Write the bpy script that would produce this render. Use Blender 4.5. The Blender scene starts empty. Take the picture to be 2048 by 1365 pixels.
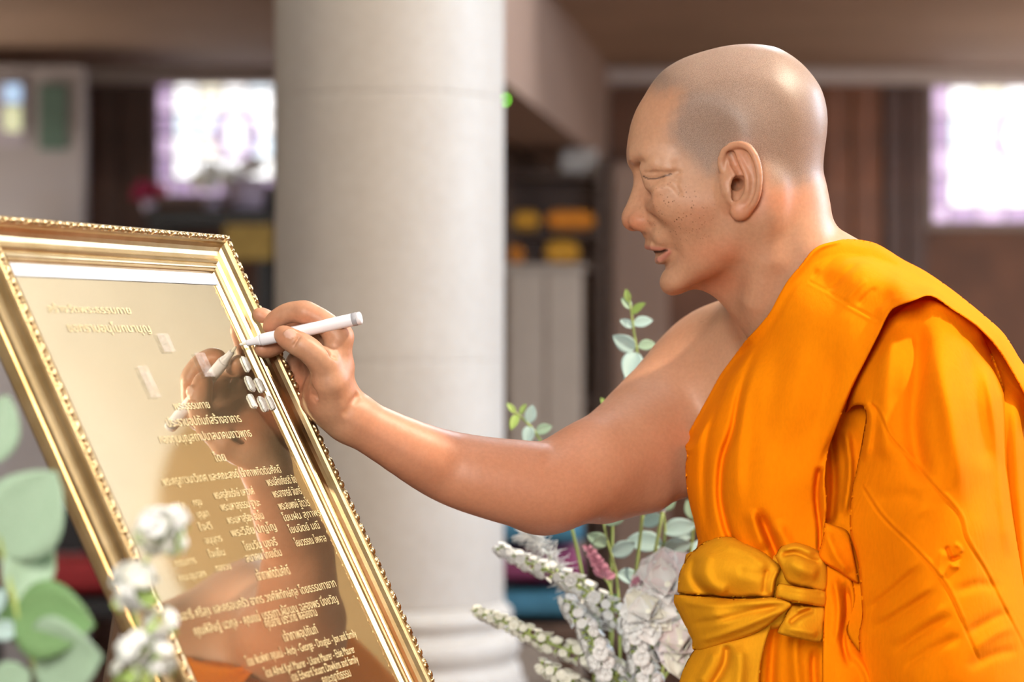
import bpy, bmesh, math, random
import numpy as np
from mathutils import Vector, Matrix

# ------------------------------------------------------------------ camera, world, lights, exposure
random.seed(7)
RNG = np.random.default_rng(7)
scene = bpy.context.scene
COL = scene.collection
F = 85.0 / 36.0 * 2048.0          # focal length in pixels of the 2048 wide frame
CZ = 1.30                         # camera height


def P(px, py, Y):
    """World point seen at pixel (px, py), Y metres in front of the camera."""
    return Vector(((px - 1024.0) / F * Y, Y, CZ - (py - 682.5) / F * Y))


cam_data = bpy.data.cameras.new('camera')
cam_data.lens = 85.0
cam_data.sensor_width = 36.0
cam_data.clip_start = 0.05
cam_data.clip_end = 200
cam_data.dof.use_dof = True
cam_data.dof.focus_distance = 2.24
cam_data.dof.aperture_fstop = 4.0
cam = bpy.data.objects.new('camera', cam_data)
cam.location = (0, 0, CZ)
cam.rotation_euler = (math.radians(90), 0, 0)
COL.objects.link(cam)
scene.camera = cam

world = bpy.data.worlds.new('world')
scene.world = world
world.use_nodes = True
wb = world.node_tree.nodes['Background']
wb.inputs[0].default_value = (0.80, 0.86, 1.0, 1)
wb.inputs[1].default_value = 0.35

scene.view_settings.view_transform = 'Standard'
scene.view_settings.look = 'None'
scene.view_settings.gamma = 1.0
scene.view_settings.use_curve_mapping = False
scene.view_settings.exposure = 0.0
scene.cycles.use_denoising = True
scene.cycles.max_bounces = 5
scene.cycles.diffuse_bounces = 3
scene.cycles.glossy_bounces = 4
scene.cycles.transmission_bounces = 4
scene.cycles.transparent_max_bounces = 8
scene.cycles.caustics_reflective = False
scene.cycles.caustics_refractive = False
scene.cycles.use_adaptive_sampling = True
scene.cycles.adaptive_threshold = 0.08
scene.cycles.adaptive_min_samples = 12


def area_light(name, loc, target, sx, sy, power, color):
    d = bpy.data.lights.new(name, 'AREA')
    d.shape = 'RECTANGLE'
    d.size, d.size_y = sx, sy
    d.energy = power
    d.color = color
    o = bpy.data.objects.new(name, d)
    o.location = loc
    o.rotation_euler = (Vector(target) - Vector(loc)).to_track_quat('-Z', 'Y').to_euler()
    COL.objects.link(o)
    return o


MONK = (0.25, 2.3, 1.35)
# ceiling spotlight above the person's left side (warm, small: hard shadows)
area_light('key_lamp', (2.10, 1.93, 3.60), (0.2, 2.3, 1.35), 0.16, 0.16, 140, (1.0, 0.86, 0.68))
# broad warm hall lighting from the left behind the camera
area_light('hall_light', (-0.50, -0.40, 2.05), (0.2, 2.4, 1.25), 0.9, 0.9, 70, (1.0, 0.93, 0.84))
# roof light of the nave, high above
area_light('roof_light', (1.0, 2.6, 6.8), (1.0, 2.6, 0), 4.5, 8.0, 150, (0.97, 0.98, 1.0))
# added fill that brightens the right wall for the plaque to reflect
area_light('wall_fill', (2.0, 6.3, 5.6), (4.0, 7.1, 4.3), 0.8, 1.6, 62, (1.0, 0.97, 0.94))
# daylight window in the right wall (cool)
area_light('right_window_light', (3.8, 4.3, 2.5), (-0.3, 4.5, 1.3), 1.4, 1.8, 215, (0.62, 0.80, 1.0))
# lamp on the gallery front, behind the person
area_light('gallery_lamp', (1.5, 7.4, 4.6), (0.2, 2.4, 1.4), 0.35, 0.35, 105, (0.84, 0.92, 1.0))
# unseen fill lights added to brighten the underside of the gallery
area_light('soffit_fill_left', (-3.0, 8.8, 1.2), (-1.6, 9.6, 2.6), 0.5, 0.5, 16, (1.0, 0.88, 0.74))
area_light('soffit_fill_right', (2.9, 8.8, 1.2), (1.5, 9.6, 2.6), 0.5, 0.5, 17, (1.0, 0.86, 0.72))


# low fill spot added to brighten the bouquet
_sp = bpy.data.lights.new('flower_fill_spot', 'SPOT')
_sp.energy = 90
_sp.color = (1.0, 0.98, 0.95)
_sp.spot_size = math.radians(13)
_sp.spot_blend = 0.8
_sp.shadow_soft_size = 0.05
_so = bpy.data.objects.new('flower_fill_spot', _sp)
_so.location = (-0.12, -0.8, 0.95)
_so.rotation_euler = (P(1195, 1215, 2.66) - _so.location).to_track_quat('-Z', 'Y').to_euler()
COL.objects.link(_so)

# ------------------------------------------------------------------ helpers: objects
def link(o, parent=None):
    COL.objects.link(o)
    if parent is not None:
        o.parent = parent
    return o


def mesh_obj(name, verts, faces, material=None, parent=None, smooth=True):
    me = bpy.data.meshes.new(name)
    me.from_pydata([tuple(v) for v in verts], [], [tuple(f) for f in faces])
    if smooth:
        me.polygons.foreach_set('use_smooth', [True] * len(me.polygons))
    me.update()
    if material:
        me.materials.append(material)
    return link(bpy.data.objects.new(name, me), parent)


def bm_obj(name, bm, material=None, parent=None, smooth=False):
    me = bpy.data.meshes.new(name)
    bmesh.ops.recalc_face_normals(bm, faces=bm.faces[:])
    bm.to_mesh(me)
    bm.free()
    if smooth:
        me.polygons.foreach_set('use_smooth', [True] * len(me.polygons))
    if material:
        me.materials.append(material)
    return link(bpy.data.objects.new(name, me), parent)


def empty(name, loc=(0, 0, 0)):
    o = bpy.data.objects.new(name, None)
    o.location = loc
    o.empty_display_size = 0.05
    COL.objects.link(o)
    return o


def tag(o, label=None, cat=None, group=None, kind=None):
    if label:
        o['label'] = label
    if cat:
        o['category'] = cat
    if group:
        o['group'] = group
    if kind:
        o['kind'] = kind
    return o


def adopt(child, root):
    """Parent keeping the world position (the root is never rotated or scaled)."""
    child.parent = root
    child.location = child.location - root.location
    return child


def add_box(bm, lo, hi, bevel=0.0):
    r = bmesh.ops.create_cube(bm, size=1.0)
    lo, hi = Vector(lo), Vector(hi)
    for v in r['verts']:
        v.co = Vector(((lo.x + hi.x) / 2 + v.co.x * (hi.x - lo.x), (lo.y + hi.y) / 2 + v.co.y * (hi.y - lo.y),
                       (lo.z + hi.z) / 2 + v.co.z * (hi.z - lo.z)))
    if bevel > 0:
        es = list({e for v in r['verts'] for e in v.link_edges})
        bmesh.ops.bevel(bm, geom=es, offset=bevel, segments=2, affect='EDGES', profile=0.6)


def box(name, lo, hi, material, parent=None, bevel=0.0):
    bm = bmesh.new()
    add_box(bm, lo, hi, bevel)
    o = bm_obj(name, bm, material, None)
    if parent is not None:
        adopt(o, parent)
    return o


def lathe_data(profile, n=64, center=(0, 0, 0)):
    vs, fs = [], []
    cx, cy, cz = center
    m = len(profile)
    for r, z in profile:
        for i in range(n):
            a = 2 * math.pi * i / n
            vs.append((cx + r * math.cos(a), cy + r * math.sin(a), cz + z))
    for j in range(m - 1):
        for i in range(n):
            i2 = (i + 1) % n
            fs.append((j * n + i, j * n + i2, (j + 1) * n + i2, (j + 1) * n + i))
    fs.append(tuple(range(n - 1, -1, -1)))
    fs.append(tuple((m - 1) * n + i for i in range(n)))
    return vs, fs


def tube_data(pts, radii, n=8):
    pts = [Vector(p) for p in pts]
    vs, fs = [], []
    ref = Vector((0.13, 0.31, 0.94))
    for i, p in enumerate(pts):
        t = (pts[min(i + 1, len(pts) - 1)] - pts[max(i - 1, 0)]).normalized()
        a = t.cross(ref)
        if a.length < 1e-4:
            a = t.cross(Vector((1, 0, 0)))
        a.normalize()
        b = t.cross(a)
        r = radii[i] if hasattr(radii, '__len__') else radii
        for k in range(n):
            w = 2 * math.pi * k / n
            vs.append(p + a * (r * math.cos(w)) + b * (r * math.sin(w)))
    for i in range(len(pts) - 1):
        for k in range(n):
            k2 = (k + 1) % n
            fs.append((i * n + k, i * n + k2, (i + 1) * n + k2, (i + 1) * n + k))
    fs.append(tuple(range(n - 1, -1, -1)))
    fs.append(tuple((len(pts) - 1) * n + k for k in range(n)))
    return vs, fs


def spline(pts, m=8):
    """Catmull-Rom through the points."""
    pts = [np.array(p, float) for p in pts]
    if len(pts) < 3:
        return [pts[0] + (pts[-1] - pts[0]) * t for t in np.linspace(0, 1, m + 1)]
    q = [2 * pts[0] - pts[1]] + pts + [2 * pts[-1] - pts[-2]]
    out = []
    for i in range(1, len(q) - 2):
        p0, p1, p2, p3 = q[i - 1:i + 3]
        for k in range(m):
            t = k / m
            out.append(0.5 * (2 * p1 + (p2 - p0) * t + (2 * p0 - 5 * p1 + 4 * p2 - p3) * t * t
                              + (3 * p1 - p0 - 3 * p2 + p3) * t ** 3))
    out.append(pts[-1])
    return out


# ------------------------------------------------------------------ helpers: materials
class NT:
    def __init__(self, name):
        self.m = bpy.data.materials.new(name)
        self.m.use_nodes = True
        self.t = self.m.node_tree
        self.b = self.t.nodes['Principled BSDF']
        self.out = self.t.nodes['Material Output']

    def n(self, kind, **kw):
        nd = self.t.nodes.new(kind)
        for k, v in kw.items():
            if k.startswith('i_'):
                nd.inputs[k[2:].replace('_', ' ')].default_value = v
            else:
                setattr(nd, k, v)
        return nd

    def l(self, a, b):
        self.t.links.new(a, b)

    def mix(self, fac, a, b, blend='MIX'):
        nd = self.n('ShaderNodeMix', data_type='RGBA', blend_type=blend)
        for sock, v in ((nd.inputs[0], fac), (nd.inputs[6], a), (nd.inputs[7], b)):
            if hasattr(v, 'is_linked'):
                self.l(v, sock)
            elif isinstance(v, (int, float)):
                sock.default_value = v
            else:
                sock.default_value = tuple(v) + (1,) if len(v) == 3 else v
        return nd.outputs[2]

    def noise(self, scale, detail=3.0, rough=0.5, coord='Object', mapping=None, distortion=0.0):
        tc = self.n('ShaderNodeTexCoord')
        nz = self.n('ShaderNodeTexNoise')
        nz.inputs['Scale'].default_value = scale
        nz.inputs['Detail'].default_value = detail
        nz.inputs['Roughness'].default_value = rough
        nz.inputs['Distortion'].default_value = distortion
        if mapping:
            mp = self.n('ShaderNodeMapping')
            mp.inputs['Scale'].default_value = mapping
            self.l(tc.outputs[coord], mp.inputs[0])
            self.l(mp.outputs[0], nz.inputs['Vector'])
        else:
            self.l(tc.outputs[coord], nz.inputs['Vector'])
        return nz.outputs['Fac']

    def ramp(self, fac, stops):
        r = self.n('ShaderNodeValToRGB')
        e = r.color_ramp.elements
        while len(e) < len(stops):
            e.new(0.5)
        for el, (p, c) in zip(e, stops):
            el.position = p
            el.color = tuple(c) + (1,) if len(c) == 3 else c
        self.l(fac, r.inputs[0])
        return r.outputs[0]

    def bump(self, height, strength=0.2, dist=0.001):
        b = self.n('ShaderNodeBump')
        b.inputs['Strength'].default_value = strength
        b.inputs['Distance'].default_value = dist
        self.l(height, b.inputs['Height'])
        self.l(b.outputs[0], self.b.inputs['Normal'])

    def set(self, **kw):
        for k, v in kw.items():
            s = self.b.inputs[k.replace('_', ' ')]
            s.default_value = tuple(v) + (1,) if hasattr(v, '__len__') and len(v) == 3 and s.type == 'RGBA' else v
        return self

    def base(self, sock):
        self.l(sock, self.b.inputs['Base Color'])


def simple(name, col, rough=0.5, metal=0.0, var=0.12, scale=30.0, bump=0.0, **kw):
    """Plain procedural material with a little colour variation."""
    t = NT(name)
    c = np.array(col)
    f = t.noise(scale, 4)
    t.base(t.ramp(f, [(0.3, tuple(c * (1 - var))), (0.7, tuple(np.minimum(c * (1 + var), 1)))]))
    t.set(Roughness=rough, Metallic=metal, **kw)
    if bump:
        t.bump(f, bump, 0.002)
    return t.m


# ------------------------------------------------------------------ helpers: 2D polygons, signed distance, RBF
def poly_sd(X, Y, poly):
    """Signed distance to a closed polygon, positive inside."""
    poly = np.asarray(poly, float)
    d2 = np.full(X.shape, 1e18)
    inside = np.zeros(X.shape, bool)
    n = len(poly)
    for i in range(n):
        ax, ay = poly[i]
        bx, by = poly[(i + 1) % n]
        ex, ey = bx - ax, by - ay
        L = ex * ex + ey * ey + 1e-12
        t = np.clip(((X - ax) * ex + (Y - ay) * ey) / L, 0, 1)
        d2 = np.minimum(d2, (X - ax - t * ex) ** 2 + (Y - ay - t * ey) ** 2)
        if ay != by:
            c = ((ay > Y) != (by > Y)) & (X < ex * (Y - ay) / (by - ay) + ax)
            inside ^= c
    d = np.sqrt(d2)
    return np.where(inside, d, -d)


def line_sd(X, Y, pts):
    """Distance, side sign (left of travel is +) and parameter 0..1 along an open polyline."""
    pts = np.asarray(pts, float)
    best = np.full(X.shape, 1e18)
    side = np.ones(X.shape)
    par = np.zeros(X.shape)
    seg = np.sqrt(((pts[1:] - pts[:-1]) ** 2).sum(1))
    cum = np.concatenate([[0], np.cumsum(seg)])
    for i in range(len(pts) - 1):
        ax, ay = pts[i]
        ex, ey = pts[i + 1] - pts[i]
        L = ex * ex + ey * ey + 1e-12
        t = np.clip(((X - ax) * ex + (Y - ay) * ey) / L, 0, 1)
        dx, dy = X - ax - t * ex, Y - ay - t * ey
        d = dx * dx + dy * dy
        m = d < best
        best = np.where(m, d, best)
        side = np.where(m, np.sign(ex * dy - ey * dx), side)
        par = np.where(m, (cum[i] + t * seg[i]) / cum[-1], par)
    return np.sqrt(best), side, par


def sstep(a, b, x):
    t = np.clip((x - a) / (b - a), 0, 1)
    return t * t * (3 - 2 * t)


def blur2(A, n):
    """Cheap gaussian: three box passes of half width n."""
    for _ in range(3):
        for ax in (0, 1):
            pad = [(0, 0), (0, 0)]
            pad[ax] = (n + 1, n)
            c = np.cumsum(np.pad(A, pad, mode='edge'), axis=ax)
            k = 2 * n + 1
            A = (np.take(c, range(k, c.shape[ax]), ax) - np.take(c, range(0, c.shape[ax] - k), ax)) / k
    return A


def rbf2(ctrl, X, Y, smooth=1e-3):
    """Thin plate spline through (x, y, value...) control points."""
    ctrl = np.asarray(ctrl, float)
    p, v = ctrl[:, :2] / 100.0, ctrl[:, 2:]
    n = len(p)

    def U(r2):
        return 0.5 * r2 * np.log(r2 + 1e-12)
    K = U(((p[:, None] - p[None]) ** 2).sum(2)) + smooth * np.eye(n)
    A = np.zeros((n + 3, n + 3))
    A[:n, :n] = K
    A[:n, n] = 1
    A[:n, n + 1:] = p
    A[n, :n] = 1
    A[n + 1:, :n] = p.T
    b = np.zeros((n + 3, v.shape[1]))
    b[:n] = v
    w = np.linalg.solve(A, b)
    x, y = X / 100.0, Y / 100.0
    out = [w[n, c] + w[n + 1, c] * x + w[n + 2, c] * y for c in range(v.shape[1])]
    for i in range(n):
        u = U((x - p[i, 0]) ** 2 + (y - p[i, 1]) ** 2)
        for c in range(v.shape[1]):
            out[c] = out[c] + w[i, c] * u
    return out if len(out) > 1 else out[0]


# ------------------------------------------------------------------ helpers: implicit surfaces (one continuous skin)
def smin(a, b, k):
    if k <= 0:
        return np.minimum(a, b)
    h = np.maximum(k - np.abs(a - b), 0) / k
    return np.minimum(a, b) - h * h * k * 0.25


def smax(a, b, k):
    return -smin(-a, -b, k)


class Field:
    """A list of smooth unions and cuts. Each primitive knows its bounding box, so far blocks skip it."""

    def __init__(self):
        self.ops = []

    def add(self, fn, lo, hi, k=0.01, cut=False):
        self.ops.append((fn, np.array(lo, float), np.array(hi, float), k, cut))

    def cone(self, pts, radii, k=0.01, cut=False, inner=None):
        pts = np.array([tuple(p) for p in pts], np.float32)
        radii = np.array(radii, np.float32)
        ki = min(0.004, 0.35 * radii.min()) if inner is None else inner

        slo = np.minimum(pts[:-1], pts[1:]) - radii.max()
        shi = np.maximum(pts[:-1], pts[1:]) + radii.max()

        def fn(Q):
            out = None
            mlo, mhi = Q.min(0) - k - .004, Q.max(0) + k + .004
            for i in np.nonzero(((slo <= mhi) & (shi >= mlo)).all(1))[0]:
                a, b = pts[i], pts[i + 1]
                e = b - a
                w = Q - a
                t = np.clip((w @ e) / (e @ e + 1e-12), 0, 1)
                w = w - t[:, None] * e
                d = np.sqrt(np.einsum('ij,ij->i', w, w)) - (radii[i] + (radii[i + 1] - radii[i]) * t)
                out = d if out is None else smin(out, d, ki)
            return np.full(len(Q), 0.5, np.float32) if out is None else out
        R = radii.max()
        self.add(fn, pts.min(0) - R, pts.max(0) + R, k, cut)

    def ell(self, c, r, k=0.01, cut=False, rot=None):
        c, r = np.array(tuple(c), np.float32), np.array(r, np.float32)
        M = np.eye(3, dtype=np.float32) if rot is None else np.array(rot, np.float32)    # rows: local axes

        def fn(Q):
            q = (Q - c) @ M.T
            k0 = np.sqrt(((q / r) ** 2).sum(1))
            k1 = np.sqrt(((q / (r * r)) ** 2).sum(1)) + 1e-9
            return k0 * (k0 - 1.0) / k1
        R = r.max()
        self.add(fn, c - R, c + R, k, cut)

    def eval(self, Q, ops=None):
        d = np.full(len(Q), 1.0, np.float32)
        for fn, lo, hi, k, cut in (self.ops if ops is None else ops):
            v = fn(Q)
            d = smax(d, -v, k) if cut else smin(d, v, k)
        return d

    def near(self, lo, hi, extra):
        """Ops that can matter inside a block."""
        if getattr(self, 'nop', 0) != len(self.ops):
            self.nop = len(self.ops)
            mk = np.array([op[3] for op in self.ops])[:, None]
            self.blo = np.array([op[1] for op in self.ops]) - mk
            self.bhi = np.array([op[2] for op in self.ops]) + mk
        m = ((self.blo - extra <= hi) & (self.bhi + extra >= lo)).all(1)
        return [self.ops[i] for i in np.nonzero(m)[0]]


def surface_nets(field, lo, hi, h, B=20, keep=None):
    lo, hi = np.array(lo, float), np.array(hi, float)
    nb = np.ceil((hi - lo) / (h * B)).astype(int)
    N = nb * B + 2
    stride = np.array([1, N[0], N[0] * N[1]], dtype=np.int64)
    ax = np.arange(-1, B + 1)
    I, J, K = np.meshgrid(ax, ax, ax, indexing='ij')
    local = np.stack([I.ravel(), J.ravel(), K.ravel()], 1)
    S = B + 2
    vid, vpos, quads = [], [], []
    half = h * B * 0.5
    for bx in range(nb[0]):
        for by in range(nb[1]):
            for bz in range(nb[2]):
                b0 = np.array([bx, by, bz]) * B
                c = lo + (b0 + B * 0.5) * h
                if keep is not None and not keep(c):
                    continue
                ops = field.near(c - half, c + half, 0.004)
                if not ops:
                    continue
                probe = c + half * 0.75 * np.array([[0, 0, 0], [1, 1, 1], [1, 1, -1], [1, -1, 1], [1, -1, -1], [-1, 1, 1],
                                                    [-1, 1, -1], [-1, -1, 1], [-1, -1, -1.0]])
                pv = field.eval(probe, ops)
                if np.abs(pv).min() > half * 0.95:
                    continue
                G = local + b0
                v = field.eval((lo + G * h).astype(np.float32), ops).reshape(S, S, S)
                neg = v < 0
                cells = np.zeros((S - 1,) * 3, int)
                for dx in (0, 1):
                    for dy in (0, 1):
                        for dz in (0, 1):
                            cells += neg[dx:S - 1 + dx, dy:S - 1 + dy, dz:S - 1 + dz]
                act = (cells > 0) & (cells < 8)
                if not act.any():
                    continue
                ci, cj, ck = np.nonzero(act)
                acc = np.zeros((len(ci), 3))
                cnt = np.zeros(len(ci))
                corner = [(a, b_, c_) for a in (0, 1) for b_ in (0, 1) for c_ in (0, 1)]
                for a in corner:
                    for axis in range(3):
                        if a[axis]:
                            continue
                        b_ = list(a)
                        b_[axis] = 1
                        va = v[ci + a[0], cj + a[1], ck + a[2]]
                        vb = v[ci + b_[0], cj + b_[1], ck + b_[2]]
                        m = (va < 0) != (vb < 0)
                        t = np.where(m, va / np.where(m, va - vb, 1), 0)
                        pt = np.array(a, float)[None] + t[:, None] * (np.eye(3)[axis])[None]
                        acc += np.where(m[:, None], pt, 0)
                        cnt += m
                pos = acc / cnt[:, None]
                g = np.stack([ci, cj, ck], 1) - 1 + b0
                vid.append((g + 1) @ stride)
                vpos.append(lo + (g + pos) * h)
                for axis in range(3):
                    o1, o2 = [(1, 2), (2, 0), (0, 1)][axis]
                    sl = [slice(1, S - 1)] * 3
                    sl2 = [slice(1, S - 1)] * 3
                    sl2[axis] = slice(2, S)
                    sa, sb = neg[tuple(sl)], neg[tuple(sl2)]
                    m = sa != sb
                    e = np.stack(np.nonzero(m), 1)
                    if len(e) == 0:
                        continue
                    flip = sa[m]
                    gg = e + b0
                    d1 = np.zeros(3, int)
                    d1[o1] = 1
                    d2 = np.zeros(3, int)
                    d2[o2] = 1
                    q = np.stack([(gg - d1 - d2 + 1) @ stride, (gg - d2 + 1) @ stride, (gg + 1) @ stride,
                                  (gg - d1 + 1) @ stride], 1)
                    q[~flip] = q[~flip][:, ::-1]
                    quads.append(q)
    vid = np.concatenate(vid)
    vpos = np.concatenate(vpos)
    quads = np.concatenate(quads)
    ids, first = np.unique(vid, return_index=True)
    pos = vpos[first]
    idx = np.searchsorted(ids, quads)
    idx = np.minimum(idx, len(ids) - 1)
    ok = (ids[idx] == quads).all(1)
    return pos, idx[ok]


def np_mesh(name, verts, quads, material=None, parent=None, attrs=None):
    me = bpy.data.meshes.new(name)
    me.vertices.add(len(verts))
    me.vertices.foreach_set('co', np.asarray(verts, np.float32).ravel())
    k = quads.shape[1]
    me.loops.add(quads.size)
    me.loops.foreach_set('vertex_index', quads.astype(np.int32).ravel())
    me.polygons.add(len(quads))
    me.polygons.foreach_set('loop_start', np.arange(0, quads.size, k, dtype=np.int32))
    me.update(calc_edges=True)
    me.polygons.foreach_set('use_smooth', np.ones(len(quads), bool))
    for nm, val in (attrs or {}).items():
        a = me.attributes.new(nm, 'FLOAT', 'POINT')
        a.data.foreach_set('value', np.asarray(val, np.float32))
    me.validate()
    if material:
        me.materials.append(material)
    return link(bpy.data.objects.new(name, me), parent)

# ------------------------------------------------------------------ the room
M_PLASTER = simple('cream_plaster', (.86, .80, .68), 0.8, var=.05, scale=3)
M_CEIL = simple('gallery_soffit', (.41, .275, .195), 0.75, var=.08, scale=2)
M_WALLWOOD = simple('dark_wall_panelling', (.15, .055, .024), 0.6, var=.25, scale=5)
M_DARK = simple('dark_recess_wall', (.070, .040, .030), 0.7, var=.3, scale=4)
M_PILASTER = simple('rose_plaster', (.34, .225, .175), 0.8, var=.06, scale=4)
M_FLOOR = simple('brown_floor', (.12, .060, .040), 0.45, var=.2, scale=3)
M_STONE = None


def stone_material():
    t = NT('column_stone')
    f = t.noise(5, 6, 0.6)
    sp = t.noise(60, 4, 0.7)
    c = t.ramp(f, [(0.3, (.43, .395, .365)), (0.7, (.48, .45, .425))])
    c = t.mix(0.25, c, t.ramp(sp, [(0.35, (.38, .32, .28)), (0.65, (.54, .51, .48))]))
    t.base(c)
    t.set(Roughness=0.55)
    t.bump(sp, 0.15, 0.002)
    return t.m


M_STONE = stone_material()
YB = 10.5                          # back wall
ZC = CZ + 1.177                    # underside of the gallery


def st(o):
    o['kind'] = 'structure'
    return o


st(box('floor', (-6, -5, -.1), (6, 11, 0), M_FLOOR))
st(box('wall_back', (-6, YB, 0), (6, YB + .2, 7), M_WALLWOOD))
st(box('wall_right', (4.0, -5, 0), (4.2, YB + .2, 7), M_PLASTER))
st(box('wall_left', (-6.2, -5, 0), (-6, YB + .2, 7), M_PLASTER))
st(box('wall_front', (-6, -5.2, 0), (6, -5, 7), M_PLASTER))
st(box('ceiling', (-6, -5, 7), (6, YB + .2, 7.2), M_PLASTER))
st(box('ceiling_gallery', (-6, 7.9, ZC), (4.0, YB, ZC + .3), M_CEIL))
M_TAN = simple('tan_wood', (.50, .32, .14), 0.6, var=.10, scale=3)
st(box('wall_gallery_front', (-6, 7.75, ZC + .02), (4.0, 7.9, ZC + 1.65), M_TAN))
# round headed tan panel added on the right wall for its reflection in the plaque
bm = bmesh.new()
arc = [(7.35 + 1.07 * math.cos(q), CZ + 1.5 + 1.12 * math.sin(q)) for q in np.linspace(0, math.pi, 33)]
outl = [(8.42, 0)] + arc + [(6.28, 0)]
va = [bm.verts.new((3.94, y, z)) for y, z in outl]
vb = [bm.verts.new((4.0, y, z)) for y, z in outl]
bm.faces.new(va)
for i in range(len(outl)):
    j = (i + 1) % len(outl)
    bm.faces.new((va[i], va[j], vb[j], vb[i]))
st(bm_obj('wall_reflection_arch', bm, M_TAN))
st(box('trim_1', (-6, YB - .12, ZC - .07), (4.0, YB, ZC), simple('pale_cornice', (.55, .47, .44), .7, var=.04), bevel=.02))

# oblique beam under the gallery, resting on a pilaster of the back wall
bm = bmesh.new()
z0, z1 = CZ + .757, ZC
pts = [(-.586, 4.8), (.155, YB), (.425, YB), (-.316, 4.8)]
vs = [bm.verts.new((x, y, z)) for z in (z0, z1) for x, y in pts]
for f in ((0, 3, 2, 1), (4, 5, 6, 7), (0, 1, 5, 4), (1, 2, 6, 5), (2, 3, 7, 6), (3, 0, 4, 7)):
    bm.faces.new([vs[i] for i in f])
st(bm_obj('ceiling_beam', bm, M_PILASTER))
st(box('wall_pilaster', (P(1222, 0, 10.3).x, 10.2, 0), (P(1335, 0, 10.3).x, YB, z0), M_PILASTER, bevel=.02))
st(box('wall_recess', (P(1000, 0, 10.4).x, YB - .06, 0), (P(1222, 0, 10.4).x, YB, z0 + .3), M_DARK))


def joined_panels(name, px0, px1, py0, py1, n, material, Y=YB):
    """Vertical boards fixed to the back wall."""
    a, b = P(px0, py0, Y), P(px1, py1, Y)
    root = st(box(name, (a.x, Y - .02, 0), (b.x, Y, a.z), material))
    w = (b.x - a.x) / n
    bm = bmesh.new()
    add_box(bm, (-w * .47, -.035, 0), (w * .47, 0, a.z), .012)
    me = bpy.data.meshes.new('plank')
    bm.to_mesh(me)
    bm.free()
    me.materials.append(material)
    for i in range(n):
        o = link(bpy.data.objects.new('plank', me), root)
        o.location = (a.x + w * (i + .5), Y - .02, 0)
    return root


M_BOARD = simple('brown_boards', (.22, .075, .028), 0.5, var=.3, scale=6)
M_BOARD2 = simple('dark_brown_boards', (.095, .042, .028), 0.5, var=.3, scale=6)
joined_panels('wall_boards_left', 172, 314, 168, 900, 2, M_BOARD2)
joined_panels('wall_boards_right', 1640, 1760, 168, 900, 2, M_BOARD)
joined_panels('wall_boards_corner', 1764, 1852, 168, 900, 2, M_BOARD2)


# stained glass windows
def emis(name, col, s):
    t = NT(name)
    f = t.noise(9, 3)
    c = t.ramp(f, [(0.3, tuple(np.array(col) * .88)), (0.7, col)])
    t.base(c)
    t.l(c, t.b.inputs['Emission Color'])
    t.set(Roughness=0.3, Emission_Strength=s)
    return t.m


M_GL = {'w': emis('window_glass_white', (1.0, 1.0, 1.0), 1.9), 'y': emis('window_glass_yellow', (1.0, .95, .78), 1.5), 'b': emis('window_glass_blue', (.80, .92, 1.0), 1.6),
        'p': emis('window_glass_mauve', (.74, .56, .82), 1.0), 'v': emis('window_glass_violet', (.62, .45, .72), .75)}
M_LEAD = simple('window_lead', (.55, .52, .58), 0.6)
M_WFRAME = simple('window_surround', (.30, .24, .22), 0.7)


def stained_window(name, px0, px1, py0, py1, ring, Y):
    a, b = P(px0, py1, Y), P(px1, py0, Y)
    x0, x1, zz0, zz1 = a.x, b.x, a.z, b.z
    y = Y - .02
    root = empty(name, (x0, y, zz0))
    st(root)
    w, h = x1 - x0, zz1 - zz0
    bm = bmesh.new()
    t = .03
    for lo, hi in (((x0 - t, y - .03, zz0 - t), (x1 + t, y + .02, zz0)), ((x0 - t, y - .03, zz1), (x1 + t, y + .02, zz1 + t)),
                   ((x0 - t, y - .03, zz0), (x0, y + .02, zz1)), ((x1, y - .03, zz0), (x1 + t, y + .02, zz1))):
        add_box(bm, lo, hi)
    adopt(bm_obj('window_frame', bm, M_WFRAME), root)
    bw = .072
    xs = [x0, x0 + bw] + [x0 + bw + (w - 2 * bw) * k / 5 for k in range(1, 5)] + [x1 - bw, x1]
    zs = [zz0, zz0 + bw] + [zz0 + bw + (h - 2 * bw) * k / 4 for k in range(1, 4)] + [zz1 - bw, zz1]
    cols = 'wwbwywwbwwyw'
    for i in range(len(xs) - 1):
        for j in range(len(zs) - 1):
            edge = i in (0, len(xs) - 2) or j in (0, len(zs) - 2)
            if j == len(zs) - 2 and 0 < i < len(xs) - 2:
                m = M_GL['bwyw'[i % 4]]
            elif edge:
                m = M_GL['pv'[(i + j) % 2]]
            else:
                m = M_GL[cols[(i * 5 + j * 3) % len(cols)]]
            g = .006
            adopt(box('pane', (xs[i] + g, y, zs[j] + g), (xs[i + 1] - g, y + .008, zs[j + 1] - g), m), root)
    bm = bmesh.new()
    for x in xs[1:-1]:
        add_box(bm, (x - .006, y - .004, zz0), (x + .006, y + .012, zz1))
    for z in zs[1:-1]:
        add_box(bm, (x0, y - .004, z - .006), (x1, y + .012, z + .006))
    adopt(bm_obj('lead_bars', bm, M_LEAD), root)
    c = P(ring[0], ring[1], y)
    R = ring[2] * Y / F
    pts = [(c.x + R * math.cos(q), y - .008, c.z + R * math.sin(q)) for q in np.linspace(0, 2 * math.pi, 33)]
    v, f = tube_data(pts, .020, 6)
    adopt(mesh_obj('medallion_ring', v, f, M_GL['v']), root)
    return root


stained_window('window_1', 316, 628, 152, 392, (472, 270, 40), YB)
stained_window('window_2', 1864, 2206, 142, 446, (2034, 276, 46), YB)

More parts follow.
